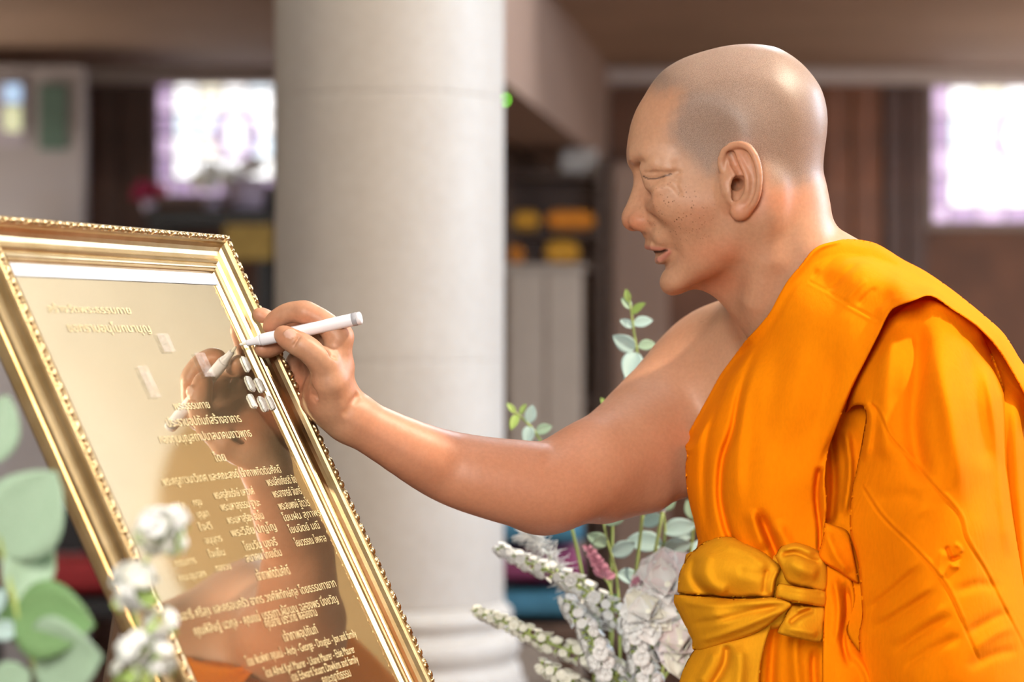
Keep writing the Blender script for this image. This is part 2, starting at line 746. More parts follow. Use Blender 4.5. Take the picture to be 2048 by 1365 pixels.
# pale partition with two coloured panes at the far left
M_PART = simple('partition_paint', (.40, .37, .38), 0.6, var=.05, scale=3)
a, b = P(-260, 0, 9.6), P(166, 132, 9.6)
part = st(box('wall_partition', (a.x, 9.6, 0), (b.x, 9.72, b.z), M_PART))
for px0, px1, py0, py1, m in ((-30, 50, 165, 290, simple('lavender_glass', (.46, .42, .50), .4)), (78, 134, 168, 300, simple('green_glass', (.10, .17, .14), .3))):
    q0, q1 = P(px0, py1, 9.58), P(px1, py0, 9.58)
    o = box('pane', (q0.x, 9.575, q0.z), (q1.x, 9.6, q1.z), m, bevel=.004)
    o.parent = part
for px0, px1, py0, py1, m in ((8, 42, 168, 205, emis('pane_blue', (.42, .60, .85), .9)), (8, 42, 212, 262, emis('pane_olive', (.62, .66, .42), .75))):
    q0, q1 = P(px0, py1, 9.57), P(px1, py0, 9.57)
    o = box('pane', (q0.x, 9.565, q0.z), (q1.x, 9.575, q1.z), m)
    o.parent = part

# stone column on its moulded base and pedestal
YC = 4.6
rc = 229.0 * YC / F
cx = P(779, 0, YC).x
zb = P(0, 1200, YC).z
col = empty('stone_column', (cx, YC, 0))
tag(col, 'thick round pale stone column with moulded base behind the framed plaque', 'column')
joints = [P(0, 722, YC).z, P(0, 205, YC).z, P(0, 205, YC).z + .55, P(0, 205, YC).z + 1.1, P(0, 205, YC).z + 1.65, P(0, 205, YC).z + 2.2]
lev = [zb] + joints + [6.6]
for i in range(len(lev) - 1):
    v, f = lathe_data([(rc - .0008, lev[i]), (rc, lev[i] + .001), (rc, lev[i] + .006), (rc, lev[i + 1] - .006), (rc, lev[i + 1] - .001), (rc - .0008, lev[i + 1])], 96)
    mesh_obj('drum', v, f, M_STONE, col)
s = YC / F
v, f = lathe_data([(rc + 34 * s, zb - 190 * s), (rc + 36 * s, zb - 175 * s), (rc + 36 * s, zb - 140 * s), (rc + 30 * s, zb - 126 * s), (rc + 24 * s, zb - 122 * s),
                   (rc + 24 * s, zb - 112 * s), (rc + 30 * s, zb - 104 * s), (rc + 33 * s, zb - 90 * s), (rc + 30 * s, zb - 72 * s), (rc + 22 * s, zb - 62 * s), (rc + 12 * s, zb - 58 * s),
                   (rc + 10 * s, zb - 46 * s), (rc + 16 * s, zb - 38 * s), (rc + 18 * s, zb - 28 * s), (rc + 15 * s, zb - 16 * s), (rc + 5 * s, zb - 10 * s), (rc + 1 * s, zb)], 96)
mesh_obj('base_moulding', v, f, M_STONE, col)
bm = bmesh.new()
r2 = rc + 45 * s
add_box(bm, (-r2, -r2, 0), (r2, r2, zb - 190 * s), .01)
bm_obj('pedestal', bm, M_STONE, col)
v, f = lathe_data([(rc, 6.55), (rc + .03, 6.6), (rc + .05, 6.7), (rc + .12, 6.85), (rc + .14, 7.0)], 64)
mesh_obj('capital', v, f, M_STONE, col)

# ------------------------------------------------------------------ the person: one continuous skin
YH = 2.30
HO = np.array(P(1450, 350, YH))
_ray = (HO - np.array([0, 0, CZ]))
HD = np.linalg.norm(_ray)
_l = -_ray / HD                                       # lateral axis, towards the near side of the head
_e1 = np.array([-_l[1], _l[0], 0.0])
_e1 = _e1 / np.linalg.norm(_e1)
if _e1[0] < 0:
    _e1 = -_e1
_e2 = np.cross(_l, _e1)
if _e2[2] < 0:
    _e2 = -_e2
HM = np.stack([_e1, _e2, _l])                         # rows: along the profile, up, sideways
HS = HD / F * 1.0
HO32, HM32 = HO.astype(np.float32), HM.astype(np.float32)


def hp(px, py, a):
    """Head coordinates (profile x, profile z, sideways) of a feature seen at a pixel."""
    s = HS * (1 - a / HD)
    return np.array([(px - 1450) * s, -(py - 350) * s, a])


PROFILE = [(1690, 478), (1672, 462), (1663, 438), (1657, 403), (1650, 368), (1644, 341), (1646, 306), (1650.5, 271), (1652, 240),
           (1648, 209), (1639, 181), (1624, 157), (1602, 132), (1576, 112), (1549, 98.5), (1518, 93), (1488, 91.7), (1452, 95),
           (1417, 102.6), (1382, 113), (1356, 124), (1329, 141), (1307, 165), (1290, 192), (1274.5, 218), (1264, 245), (1259, 267),
           (1255.5, 289), (1255, 304), (1259, 317), (1266, 329), (1275, 343), (1287, 375), (1298, 410), (1300, 440), (1292, 462),
           (1292, 475), (1295, 488), (1297, 497), (1306, 503), (1317, 510), (1317, 522), (1325, 533), (1332, 544), (1331.5, 557), (1336, 570), (1347, 582),
           (1365, 590), (1387, 591), (1417, 599), (1444, 610), (1470, 625), (1488, 638), (1512, 656), (1550, 715), (1640, 730),
           (1760, 640), (1745, 530)]
NOSE = [(1264, 326), (1270, 338), (1272, 350), (1269, 366), (1261, 390), (1252.5, 412), (1248, 431), (1249.5, 446), (1257, 456),
        (1268, 460), (1283, 459), (1294, 463), (1312, 458), (1318, 420), (1312, 380), (1300, 340), (1285, 320)]


class Relief:
    """Closed symmetric solid from a traced side outline and a field of half widths."""

    def __init__(self, poly, ctrl, x0, x1, y0, y1, sigma, blur):
        self.x0, self.y0 = x0, y0
        xs = np.arange(x0, x1 + 1.0)
        ys = np.arange(y0, y1 + 1.0)
        X, Y = np.meshgrid(xs, ys)
        pl = spline(poly + [poly[0]], 3)[:-1]
        d = poly_sd(X, Y, pl) * HS
        wsum = np.zeros(X.shape)
        R = np.zeros(X.shape)
        D = np.zeros(X.shape)
        for (cx, cy, r, rd) in ctrl:
            w = np.exp(-((X - cx) ** 2 + (Y - cy) ** 2) / (2 * sigma ** 2)) + 1e-9
            wsum += w
            R += w * r
            D += w * rd
        R /= wsum
        D /= wsum
        s = d / D
        H = R * R * np.where(s < 0, 2 * s, 2 * s - np.minimum(s, 1) ** 2 - 2 * np.maximum(s - 1, 0))
        H = np.where(s > 1, R * R, H)
        if blur:
            Hb = blur2(H, blur)
            w = sstep(0.006, 0.024, d)
            H = H * (1 - w) + Hb * w
            if blur > 5:
                w = sstep(0.028, 0.055, d)
                H = H * (1 - w) + blur2(H, 32) * w
        H = blur2(H, 1)
        self.Hy, self.Hx = (g.astype(np.float32) for g in np.gradient(H, HS))
        self.H = H.astype(np.float32)

    def __call__(self, q):
        px = q[:, 0] / HS + 1450 - self.x0
        py = 350 - q[:, 1] / HS - self.y0
        h, w = self.H.shape
        cx = np.clip(px, 0, w - 1.001)
        cy = np.clip(py, 0, h - 1.001)
        i, j = cx.astype(int), cy.astype(int)
        u, v = cx - i, cy - j

        def smp(A):
            return ((A[j, i] * (1 - u) + A[j, i + 1] * u) * (1 - v) + (A[j + 1, i] * (1 - u) + A[j + 1, i + 1] * u) * v)
        H = smp(self.H)
        g = np.sqrt(4 * q[:, 2] ** 2 + smp(self.Hx) ** 2 + smp(self.Hy) ** 2) + 0.01
        out = np.hypot(px - cx, py - cy) * HS
        return np.clip((q[:, 2] ** 2 - H) / g, -0.05, 1) + out


head_relief = Relief(PROFILE, [
    (1480, 150, .077, .095), (1600, 230, .077, .092), (1400, 170, .074, .095), (1380, 270, .071, .092), (1290, 230, .064, .080),
    (1310, 330, .064, .074), (1375, 400, .070, .086), (1310, 420, .060, .108), (1340, 450, .060, .100), (1480, 350, .075, .090), (1330, 490, .052, .092), (1350, 570, .040, .062),
    (1400, 470, .063, .082), (1430, 520, .058, .072), (1480, 470, .066, .078), (1430, 595, .046, .058), (1640, 370, .062, .058),
    (1560, 560, .056, .050), (1540, 470, .063, .055), (1600, 660, .058, .06)], 1200, 1790, 60, 760, 42, 14)
nose_relief = Relief(NOSE, [(1272, 340, .0085, .012), (1275, 375, .0095, .014), (1268, 410, .0135, .020), (1262, 440, .0150, .020),
                            (1290, 440, .0185, .022), (1300, 380, .012, .016)], 1225, 1345, 295, 490, 16, 2)


class HeadField(Field):
    pass


hf = HeadField()
HB = ([-.13, -.2, -.01], [.17, .14, .09])
hf.add(head_relief, *HB, k=0)
hf.add(nose_relief, hp(1240, 470, 0) - .01, hp(1325, 310, 0) + np.array([.01, .01, .03]), k=0.010)


def surf(px, py, off=0.0):
    """Point on the side of the head at a pixel (bisection on the sideways coordinate)."""
    lo_, hi_ = 0.0, 0.13
    for _ in range(24):
        m = (lo_ + hi_) / 2
        if hf.eval(hp(px, py, m)[None])[0] < 0:
            lo_ = m
        else:
            hi_ = m
    return hp(px, py, lo_ + off)


# upper jaw between nose and cheek
hf.cone([hp(1312, 384, .020), hp(1320, 415, .026), hp(1325, 440, .028), hp(1332, 465, .028)], [.0050, .0070, .0075, .0060], k=.018)
# temple, cheekbone, brow, cheek
hf.ell(surf(1376, 398, -.008), (.030, .018, .010), k=.026)
hf.ell(surf(1372, 300, .016), (.034, .030, .016), k=.03, cut=True)
hf.cone([surf(1276, 318, -.004), surf(1300, 311, -.004), surf(1335, 322, -.005)], [.0045, .006, .005], k=.014)
# eye socket, lids
hf.ell(surf(1290, 358, .006), (.014, .013, .013), k=.016, cut=True)
EYE = hp(1314, 351, .0315)
hf.ell(EYE, (.0140, .0128, .0142), k=.006)
hf.cone([surf(1290, 336, -.002), surf(1312, 330, -.002), surf(1340, 340, -.003)], [.004, .0042, .003], k=.007)
# lower lid bag and its crease
hf.cone([surf(1300, 373, -.0022), surf(1318, 379, -.0026), surf(1338, 372, -.003)], [.0026, .0032, .0022], k=.008)
# lid slit
hf.cone([surf(1287, 352, .0), surf(1296, 355, .0), surf(1308, 356, 0), surf(1320, 354, 0), surf(1334, 350, .0)], [.0010, .0016, .0013, .0011, .0006],
        k=.0016, cut=True)
hf.cone([surf(1290, 346, .0004), surf(1308, 345, .0004), surf(1330, 345, .0004), surf(1344, 346, .0006)], [.0007, .0009, .0009, .0005], k=.003, cut=True)
for cr in ([(1340, 352), (1356, 360)], [(1338, 362), (1352, 372), (1360, 386)], [(1336, 346), (1358, 344)]):
    hf.cone([surf(x, y, .0006) for x, y in cr], [.0009, .0006] if len(cr) == 2 else [.0009, .0009, .0005], k=.004, cut=True)
# nose wing, nostril, tip
hf.ell(hp(1284, 441, .0135), (.0115, .0095, .0075), k=.006)
hf.ell(hp(1264, 436, 0), (.0078, .0092, .0085), k=.006)
hf.cone([hp(1266, 459.5, .0065), hp(1280, 458.5, .0085)], [.0030, .0026], k=.002, cut=True)
hf.cone([surf(1279, 424, .001), surf(1296, 428, .001), surf(1303, 444, .001), surf(1301, 455, .001)], [.0008, .0012, .0014, .0008], k=.006, cut=True)
# fold from nose to mouth
hf.cone([surf(1308, 446, .0034), surf(1320, 464, .0034), surf(1336, 486, .0034), surf(1344, 505, .0036)], [.0016, .0018, .0018, .0012], k=.014, cut=True)
# lips and mouth
hf.cone([hp(1299, 491, 0), surf(1308, 492, -.001), surf(1320, 495, -.0012), surf(1333, 499, -.001)], [.0044, .0036, .0028, .0014], k=.004)
hf.cone([hp(1322, 519, 0), surf(1325, 517, -.001), surf(1331, 511, -.0012), surf(1337, 503, -.001)], [.0058, .0050, .0036, .0016], k=.004)
hf.cone([hp(1299, 504, 0), hp(1308, 504, .010), surf(1320, 502.5, -.001), surf(1334, 500, 0.0)], [.0034, .0034, .0024, .0010], k=.0022, cut=True)
hf.cone([hp(1326, 537, 0), surf(1334, 533, .002), surf(1344, 520, .003)], [.0030, .0026, .0016], k=.008, cut=True)
hf.ell(hp(1350, 566, .004), (.013, .012, .017), k=.012)
# jaw line: lower cheek edge and the hollow under it
hf.cone([surf(1372, 572, -.006), surf(1420, 545, -.007), surf(1462, 505, -.008), surf(1484, 455, -.008)], [.010, .010, .010, .008], k=.022)
hf.cone([surf(1392, 612, .018), surf(1446, 588, .018), surf(1492, 540, .018), surf(1508, 480, .018), surf(1512, 440, .016)],
        [.015, .016, .015, .012, .008], k=.028, cut=True)
# neck muscle, nape, skull behind the ear
hf.cone([surf(1520, 440, -.004), surf(1528, 520, -.003), surf(1515, 600, -.006), surf(1530, 660, -.01)], [.010, .009, .009, .008], k=.022)
hf.ell(surf(1530, 400, -.006), (.016, .024, .012), k=.02)
# ear
ears0 = surf(1448, 360)[2]


def ear_a(px, off=0.0):
    return ears0 - .002 + .0215 * np.clip((px - 1440) / 78.0, 0, 1.1) ** 0.9 + off


def ep(px, py, off=0.0):
    return hp(px, py, ear_a(px, off))


EAR = [(1437, 345), (1438, 322), (1446, 302), (1461, 290), (1480, 287), (1497, 293), (1510, 310), (1518, 335), (1520, 360), (1518, 385),
       (1511, 406), (1500, 421), (1488, 432), (1478, 435), (1468, 430), (1460, 412), (1452, 395), (1444, 375)]
_earpoly = np.array(spline(EAR + [EAR[0]], 4)[:-1])


def ear_plate(q):
    s = HS * (1 - q[:, 2] / HD)
    px = q[:, 0] / s + 1450
    py = 350 - q[:, 1] / s
    d = -poly_sd(px, py, _earpoly) * HS + .0025
    t = np.abs(q[:, 2] - ear_a(px, -.0035)) * 0.93 - .0028
    return np.sqrt(np.maximum(d, 0) ** 2 + np.maximum(t, 0) ** 2) + np.minimum(np.maximum(d, t), 0) - .0012


hf.add(ear_plate, hp(1425, 445, .06) - .005, hp(1530, 280, .11) + .005, k=.003)
hf.ell(hp(1464, 376, ears0 - .002), (.011, .020, .010), k=.008)                       # root of the ear
helix = [(1462, 356, -.004), (1447, 342, .0005), (1443, 322, .0015), (1449, 303, .002), (1463, 293, .002), (1480, 290, .002), (1496, 296, .002),
         (1508, 312, .002), (1515.5, 336, .002), (1517.5, 360, .002), (1515.5, 384, .0015), (1509, 404, .001), (1499, 418, 0), (1487, 428, -.001),
         (1475, 431, -.0015), (1466, 424, -.002)]
_hr = [.0022, .0034, .0038, .0038, .0036, .0036, .0036, .0036, .0034, .0032, .0030, .0030, .0034, .0042, .0042, .0034]
_hx = spline([tuple(ep(*h)) + (r,) for h, r in zip(helix, _hr)], 4)
hf.cone([p[:3] for p in _hx], [p[3] for p in _hx], k=.002, inner=.0004)
hf.ell(ep(1481, 420, -.001), (.0095, .0085, .0050), k=.004)                           # lobe
anti = [(1474, 305, -.002), (1480, 322, .0005), (1488, 340, .001), (1495, 360, .001), (1495, 382, .0005), (1488, 400, -.0005), (1474, 409, -.001)]
_hx = spline([tuple(ep(*h)) + (r,) for h, r in zip(anti, [.0022, .0028, .0030, .0032, .0032, .0032, .0034])], 4)
hf.cone([p[:3] for p in _hx], [p[3] for p in _hx], k=.003, inner=.0004)
hf.cone([ep(1455, 346, -.003), ep(1470, 352, -.003), ep(1486, 360, -.002)], [.0030, .0026, .0022], k=.003)   # crus
hf.cone([ep(1452, 368, .002), ep(1456, 384, .002), ep(1462, 398, .001)], [.0040, .0044, .0036], k=.004)       # tragus
hf.cone([ep(1479, 366, -.002), ep(1477, 378, -.003), ep(1473, 394, -.001)], [.0072, .0070, .0048], k=.002, cut=True)      # concha
hf.cone([ep(1476, 370, -.006), ep(1468, 368, -.016)], [.0062, .0055], k=.002, cut=True)
hf.cone([ep(1462, 310, .0), ep(1470, 328, -.0004), ep(1480, 346, 0.0), ep(1487, 354, .0004)], [.0042, .0048, .0042, .0028], k=.0015, cut=True)
hf.cone([ep(1492, 308, .003), ep(1502, 330, .003), ep(1507, 356, .003), ep(1504, 384, .003), ep(1496, 402, .003)],
        [.0022, .0030, .0030, .0024, .0014], k=.002, cut=True)

SK = Field()


def head_fn(Q):
    q = (Q - HO32) @ HM32.T
    q[:, 2] = np.abs(q[:, 2])
    return hf.eval(q, hf.near(q.min(0), q.max(0), .006)) if len(Q) > 1 else hf.eval(q)


_corn = np.array([[x, z, a] for x in (-.12, .16) for z in (-.19, .13) for a in (-.105, .105)]) @ HM + HO
SK.add(head_fn, _corn.min(0), _corn.max(0), k=0)

# torso (mostly under the robe), shoulders, back
RS = np.array([-.63, .776, 0.0])                      # towards the person's right
FW = np.array([-.776, -.63, 0.0])                     # forwards
UPV = np.array([0, 0, 1.0])
ROT = np.stack([RS, FW, UPV])
SK.ell(P(1665, 900, 2.44), (.138, .096, .20), k=.03, rot=ROT)
SK.ell(P(1610, 765, 2.42), (.120, .080, .10), k=.04, rot=ROT)
SK.ell(P(1670, 1250, 2.44), (.130, .100, .24), k=.05, rot=ROT)
SK.cone([P(1610, 610, 2.34), P(1520, 705, 2.43), P(1432, 742, 2.50)], [.050, .046, .050], k=.05)       # right trapezius
SK.cone([P(1620, 610, 2.34), P(1740, 640, 2.30), P(1830, 710, 2.27)], [.050, .046, .05], k=.05)       # left trapezius
SK.cone([P(1528, 690, 2.375), P(1478, 668, 2.43), P(1436, 668, 2.47)], [.008, .010, .008], k=.03)       # collar bone
SK.ell(P(1470, 815, 2.43), (.085, .060, .075), k=.05, rot=ROT)                                        # chest muscle
# right arm
ARM = [(1424, 752, 2.48, .0570), (1330, 836, 2.43, .0550), (1230, 917, 2.375, .0470), (1150, 955, 2.34, .0442), (1094, 974, 2.32, .0408),
       (1030, 966, 2.31, .0392), (950, 950, 2.30, .0352), (890, 932, 2.295, .0315), (830, 905, 2.276, .0273), (740, 857, 2.260, .0221),
       (690, 829, 2.254, .0205)]
armp = spline([(x, y, d, r) for x, y, d, r in ARM], 3)
SK.cone([P(p[0], p[1], p[2]) for p in armp], [p[3] for p in armp], k=.035, inner=.006)
SK.ell(P(1082, 1018, 2.33), (.026, .022, .021), k=.02)
SK.cone([P(1345, 905, 2.42), P(1290, 955, 2.395), P(1210, 985, 2.375)], [.045, .034, .026], k=.03)        # triceps
SK.cone([P(1300, 870, 2.385), P(1200, 905, 2.34)], [.030, .026], k=.03)                                # biceps
SK.cone([P(1112, 884, 2.30), P(1098, 915, 2.277)], [.002, .001], k=.012, cut=True)                   # crease of the elbow
# hand
HY = 2.240


def hnd(px, py, dy):
    return P(px, py, HY + dy)


SK.cone([hnd(695, 831, .014), hnd(668, 806, .012), hnd(655, 785, .016)], [.0215, .0225, .0225], k=.014)
SK.cone([hnd(664, 800, .010), hnd(672, 735, .004), hnd(676, 682, -.002)], [.0195, .0165, .0125], k=.012)   # index ray of the palm
SK.cone([hnd(655, 800, .026), hnd(664, 735, .024), hnd(666, 684, .020)], [.0190, .0160, .0120], k=.012)
SK.cone([hnd(645, 800, .036), hnd(650, 745, .040), hnd(652, 697, .038)], [.0180, .0155, .0115], k=.012)
SK.cone([hnd(632, 806, .040), hnd(632, 760, .052), hnd(636, 714, .054)], [.0180, .0145, .0110], k=.012)    # little finger ray
SK.cone([hnd(668, 800, .0), hnd(660, 765, -.012), hnd(648, 728, -.018)], [.0180, .0165, .0130], k=.012)    # ball of the thumb
INDEX = [(678, 678, -.002, .0112), (652, 648, -.003, .0102), (612, 626, -.001, .0098), (578, 626, .002, .0088), (552, 640, .005, .0080), (540, 655, .006, .0066)]
MIDDLE = [(666, 684, .020, .0108), (632, 656, .024, .0102), (594, 655, .026, .0096), (566, 680, .022, .0088), (540, 696, .014, .0082), (524, 699, .008, .0070)]
RING = [(652, 697, .038, .0104), (618, 678, .046, .0098), (580, 668, .050, .0092), (552, 650, .048, .0084), (530, 637, .044, .0078), (517, 630, .042, .0066)]
LITTLE = [(636, 714, .054, .0098), (606, 712, .060, .0092), (588, 734, .054, .0088), (598, 760, .044, .0086), (612, 772, .036, .0076)]
THUMB = [(650, 732, -.017, .0132), (634, 714, -.023, .0116), (612, 696, -.026, .0106), (596, 688, -.026, .0103), (578, 678, -.022, .0094), (565, 669, -.018, .0078)]
for fg, kk in ((RING, .004), (LITTLE, .004), (MIDDLE, .003), (INDEX, .003), (THUMB, .004)):
    pp = spline(fg, 3)
    SK.cone([hnd(p[0], p[1], p[2]) for p in pp], [p[3] for p in pp], k=kk, inner=.003)
SK.ell(hnd(610, 627, -.002), (.0108, .0105, .0105), k=.004)                                            # index knuckle
SK.ell(hnd(680, 672, .002), (.0118, .0120, .0120), k=.008)
# creases of the web between thumb and index, of the wrist and of the finger joints
for x0, y0, x1, y1, dy in ((640, 682, 664, 690, -.021), (644, 694, 668, 704, -.022), (640, 672, 660, 677, -.017), (652, 708, 670, 716, -.023),
                           (618, 775, 650, 788, -.014), (616, 783, 648, 797, -.012), (622, 792, 646, 803, -.010)):
    SK.cone([hnd(x0, y0, dy), hnd((x0 + x1) / 2, (y0 + y1) / 2, dy - .003), hnd(x1, y1, dy)], [.0012, .0016, .0010], k=.005, cut=True)
SK.cone([hnd(598, 676, -.035), hnd(588, 692, -.036)], [.0008, .0008], k=.003, cut=True)
SK.cone([hnd(714, 794, -.003), hnd(704, 808, -.0120), hnd(694, 826, -.014)], [.0008, .0008, .0005], k=.008, cut=True)
# thumb nail
SK.ell(hnd(581, 668, -.0315), (.0068, .0030, .0052), k=.0012)
# left arm under the robe
SK.cone([P(1845, 720, 2.27), P(1890, 930, 2.26), P(1890, 1130, 2.25), P(1800, 1290, 2.24)], [.055, .047, .040, .030], k=.03)

skin_lo = np.array([-.275, 2.10, .93])
skin_hi = np.array([.50, 2.64, 1.62])


def bare(c):
    """Blocks that can show skin: head, neck, right shoulder and arm."""
    px = 1024 + c[0] / c[1] * F
    py = 682.5 - (c[2] - CZ) / c[1] * F
    if py < 560:
        return px < 1790
    return px < 1600 if py < 760 else px < 1500 if py < 900 else px < 1430


sv, sq = surface_nets(SK, skin_lo, skin_hi, 0.0013, B=20, keep=bare)
cv, cq = surface_nets(SK, skin_lo, skin_hi, 0.0065, B=4, keep=lambda c: not bare(c))
# legs and feet under the skirt
LG = Field()
for sx, kx in ((-.085, 0.0), (.085, .02)):
    hip = np.array([.42, 2.42, .98]) + RS * sx
    knee = hip + np.array([-.02 + kx, -.02, -.48])
    foot = hip + np.array([.02 + kx, 0, -.92])
    LG.cone([hip, knee, foot], [.085, .058, .040], k=.02)
    LG.cone([foot + [0, 0, -.02], foot + FW * .10 + [0, 0, -.028], foot + FW * .19 + [0, 0, -.036]], [.036, .032, .020], k=.02)
    for tn in range(5):
        b0 = foot + FW * (.185 + .012 * math.cos(tn - 1.0)) + RS * ((tn - 2) * .0165) + np.array([0, 0, -.042])
        LG.cone([b0, b0 + FW * .03], [.012, .009], k=.006)
LG.ell((.42, 2.42, .98), (.15, .11, .10), k=.05, rot=ROT)
lv, lq = surface_nets(LG, (.10, 2.10, -.02), (.75, 2.75, 1.10), 0.008, B=8)
nv, nc = len(sv), len(cv)
body_v = np.concatenate([sv, cv, lv])
body_q = np.concatenate([sq, cq + nv, lq + nv + nc])



# skin colour masks, with painted shade in mouth gap and under cheek and jaw
def skin_masks(V):
    q = (V - HO) @ HM.T
    a = np.abs(q[:, 2])
    s = HS * (1 - a / HD)
    px, py = q[:, 0] / s + 1450, 350 - q[:, 1] / s
    head = (q[:, 2] > -.11) & (q[:, 2] < .11) & (px > 1230) & (px < 1720) & (py < 680)
    hair = [(1297, 172), (1318, 186), (1352, 178), (1366, 186), (1352, 226), (1340, 262), (1352, 292), (1382, 318), (1412, 348), (1430, 352), (1438, 330),
            (1470, 305), (1500, 318), (1528, 335), (1548, 368), (1580, 376), (1620, 366), (1700, 350), (1720, 40), (1250, 40)]
    in_ear = (poly_sd(px, py, EAR) > -4) & (a > ears0 + .0015)
    nz = (np.sin(px * .31) + np.sin(py * .27 + px * .11)) * 2.0
    st = sstep(-24, 24, poly_sd(px + nz, py + nz, hair)) * head * ~in_ear
    lip = np.zeros(len(V))
    for path, w in (([(1292, 494), (1306, 496), (1321, 498), (1336, 500)], 6.0), ([(1316, 519), (1326, 515), (1338, 503)], 8.0)):
        d, _, _ = line_sd(px, py, path)
        lip = np.maximum(lip, sstep(w, w * .4, d))
    lip *= head & (a < .034)
    red = np.zeros(len(V))
    for cx, cy, rx, ry, w in ((1272, 445, 30, 24, .55), (1481, 330, 34, 55, .45), (1440, 505, 70, 34, .5), (1335, 205, 60, 60, .10), (1560, 400, 60, 34, .45),  # spots below cheek and jaw paint the redder shade there
                              (1485, 420, 40, 22, .5), (1400, 430, 50, 40, .25), (1440, 560, 60, 40, .45), (1300, 400, 30, 30, .2)):
        red = np.maximum(red, w * np.exp(-((px - cx) / rx) ** 2 - ((py - cy) / ry) ** 2))
    red *= head
    lash_mouth_gap = np.zeros(len(V))
    d, _, t = line_sd(px, py, [(1288, 352), (1296, 356), (1308, 357), (1320, 355), (1336, 350), (1344, 347)])
    lash_mouth_gap = sstep(2.4, .6, d) * head * (a < .06)
    mouth = sstep(3.0, 1.0, line_sd(px, py, [(1302, 503), (1320, 502), (1335, 500)])[0]) * head * (a < .03)  # shade in the gap between the lips, painted in the lash colour
    lash_mouth_gap = np.maximum(lash_mouth_gap, mouth)
    fr = np.exp(-((px - 1355) / 62) ** 2 - ((py - 425) / 62) ** 2) * head
    # arm and hand: projected pixel
    ax = 1024 + V[:, 0] / V[:, 1] * F
    ay = 682.5 - (V[:, 2] - CZ) / V[:, 1] * F
    arm = sstep(1480, 1330, ax) * sstep(600, 660, ay) * (1 - .55 * sstep(1150, 1300, ax))
    red = np.maximum(red, .42 * arm * sstep(640, 760, ax))
    for cx, cy, rx, ry, w in ((600, 790, 40, 60, .7), (530, 660, 30, 50, .5), (620, 640, 40, 26, .4), (560, 680, 26, 24, .4)):
        red = np.maximum(red, w * np.exp(-((ax - cx) / rx) ** 2 - ((ay - cy) / ry) ** 2) * (ax < 760))
    nail = sstep(1.0, .8, ((ax - 580) / 13) ** 2 + ((ay - 668) / 10) ** 2) * (V[:, 1] < HY - .026)
    return dict(stubble=st, lip=lip, red=red, lash_mouth_gap=lash_mouth_gap, freckle=fr, nail=nail)


def skin_material():
    t = NT('skin')

    def at(n):
        nd = t.n('ShaderNodeAttribute', attribute_name=n)
        return nd.outputs['Fac']
    big = t.noise(14, 4)
    fine = t.noise(260, 3)
    c = t.ramp(big, [(0.30, (.46, .238, .140)), (0.70, (.54, .295, .182))])
    c = t.mix(at('red'), c, (.56, .175, .085))
    pores = t.ramp(fine, [(0.35, (.80, .78, .76)), (0.65, (1.05, 1.05, 1.05))])
    c = t.mix(0.35, c, t.mix(1.0, c, pores, 'MULTIPLY'))
    stub = t.ramp(t.noise(1300, 2), [(0.38, (.150, .112, .095)), (0.62, (.29, .215, .178))])
    k = t.n('ShaderNodeMath', operation='MULTIPLY')
    t.l(at('stubble'), k.inputs[0])
    k.inputs[1].default_value = 0.74
    c = t.mix(k.outputs[0], c, stub)
    # freckles
    tc = t.n('ShaderNodeTexCoord')
    vo = t.n('ShaderNodeTexVoronoi')
    vo.inputs['Scale'].default_value = 300
    t.l(tc.outputs['Object'], vo.inputs['Vector'])
    sp = t.ramp(vo.outputs['Distance'], [(0.16, (1, 1, 1)), (0.30, (0, 0, 0))])
    gate = t.ramp(t.noise(120, 2), [(0.44, (0, 0, 0)), (0.54, (1, 1, 1))])
    m1 = t.n('ShaderNodeMath', operation='MULTIPLY')
    t.l(sp, m1.inputs[0])
    t.l(gate, m1.inputs[1])
    m2 = t.n('ShaderNodeMath', operation='MULTIPLY')
    t.l(m1.outputs[0], m2.inputs[0])
    t.l(at('freckle'), m2.inputs[1])
    c = t.mix(m2.outputs[0], c, (.20, .085, .04))
    c = t.mix(at('lip'), c, (.50, .20, .145))
    c = t.mix(at('lash_mouth_gap'), c, (.10, .045, .03))
    c = t.mix(at('nail'), c, (.66, .40, .31))
    t.base(c)
    t.set(Roughness=0.47, Subsurface_Weight=0.12, Subsurface_Scale=0.006, Specular_IOR_Level=0.45)
    t.b.inputs['Subsurface Radius'].default_value = (1.0, 0.35, 0.18)
    t.bump(fine, 0.12, 0.0006)
    return t.m


M_SKIN = skin_material()
person = empty('person', (0.42, 2.42, 0.0))
tag(person, 'person with shaved head in saffron robe, leaning forward and writing with right arm stretched out', 'person')
body = np_mesh('body', body_v - np.array(person.location), body_q, M_SKIN, person, skin_masks(body_v))

# ------------------------------------------------------------------ robe: draped cloth sheets with real thickness
# front of the skin as a depth map (nearest Y per 6 px bin), so that the cloth lies on it
_bw, _bh, _bx0, _by0, _bs = 170, 190, 1300, 420, 6
skin_depth = np.full((_bh, _bw), 9.0)
_ax = ((1024 + body_v[:, 0] / body_v[:, 1] * F - _bx0) / _bs).astype(int)
_ay = ((682.5 - (body_v[:, 2] - CZ) / body_v[:, 1] * F - _by0) / _bs).astype(int)
_ok = (_ax >= 0) & (_ax < _bw) & (_ay >= 0) & (_ay < _bh)
np.minimum.at(skin_depth, (_ay[_ok], _ax[_ok]), body_v[_ok, 1])
for _ in range(2):                                    # close pin holes
    pad = np.pad(skin_depth, 1, constant_values=9.0)
    mn = np.min([pad[a:a + _bh, b:b + _bw] for a in range(3) for b in range(3)], 0)
    skin_depth = np.where(skin_depth > 8, mn, skin_depth)


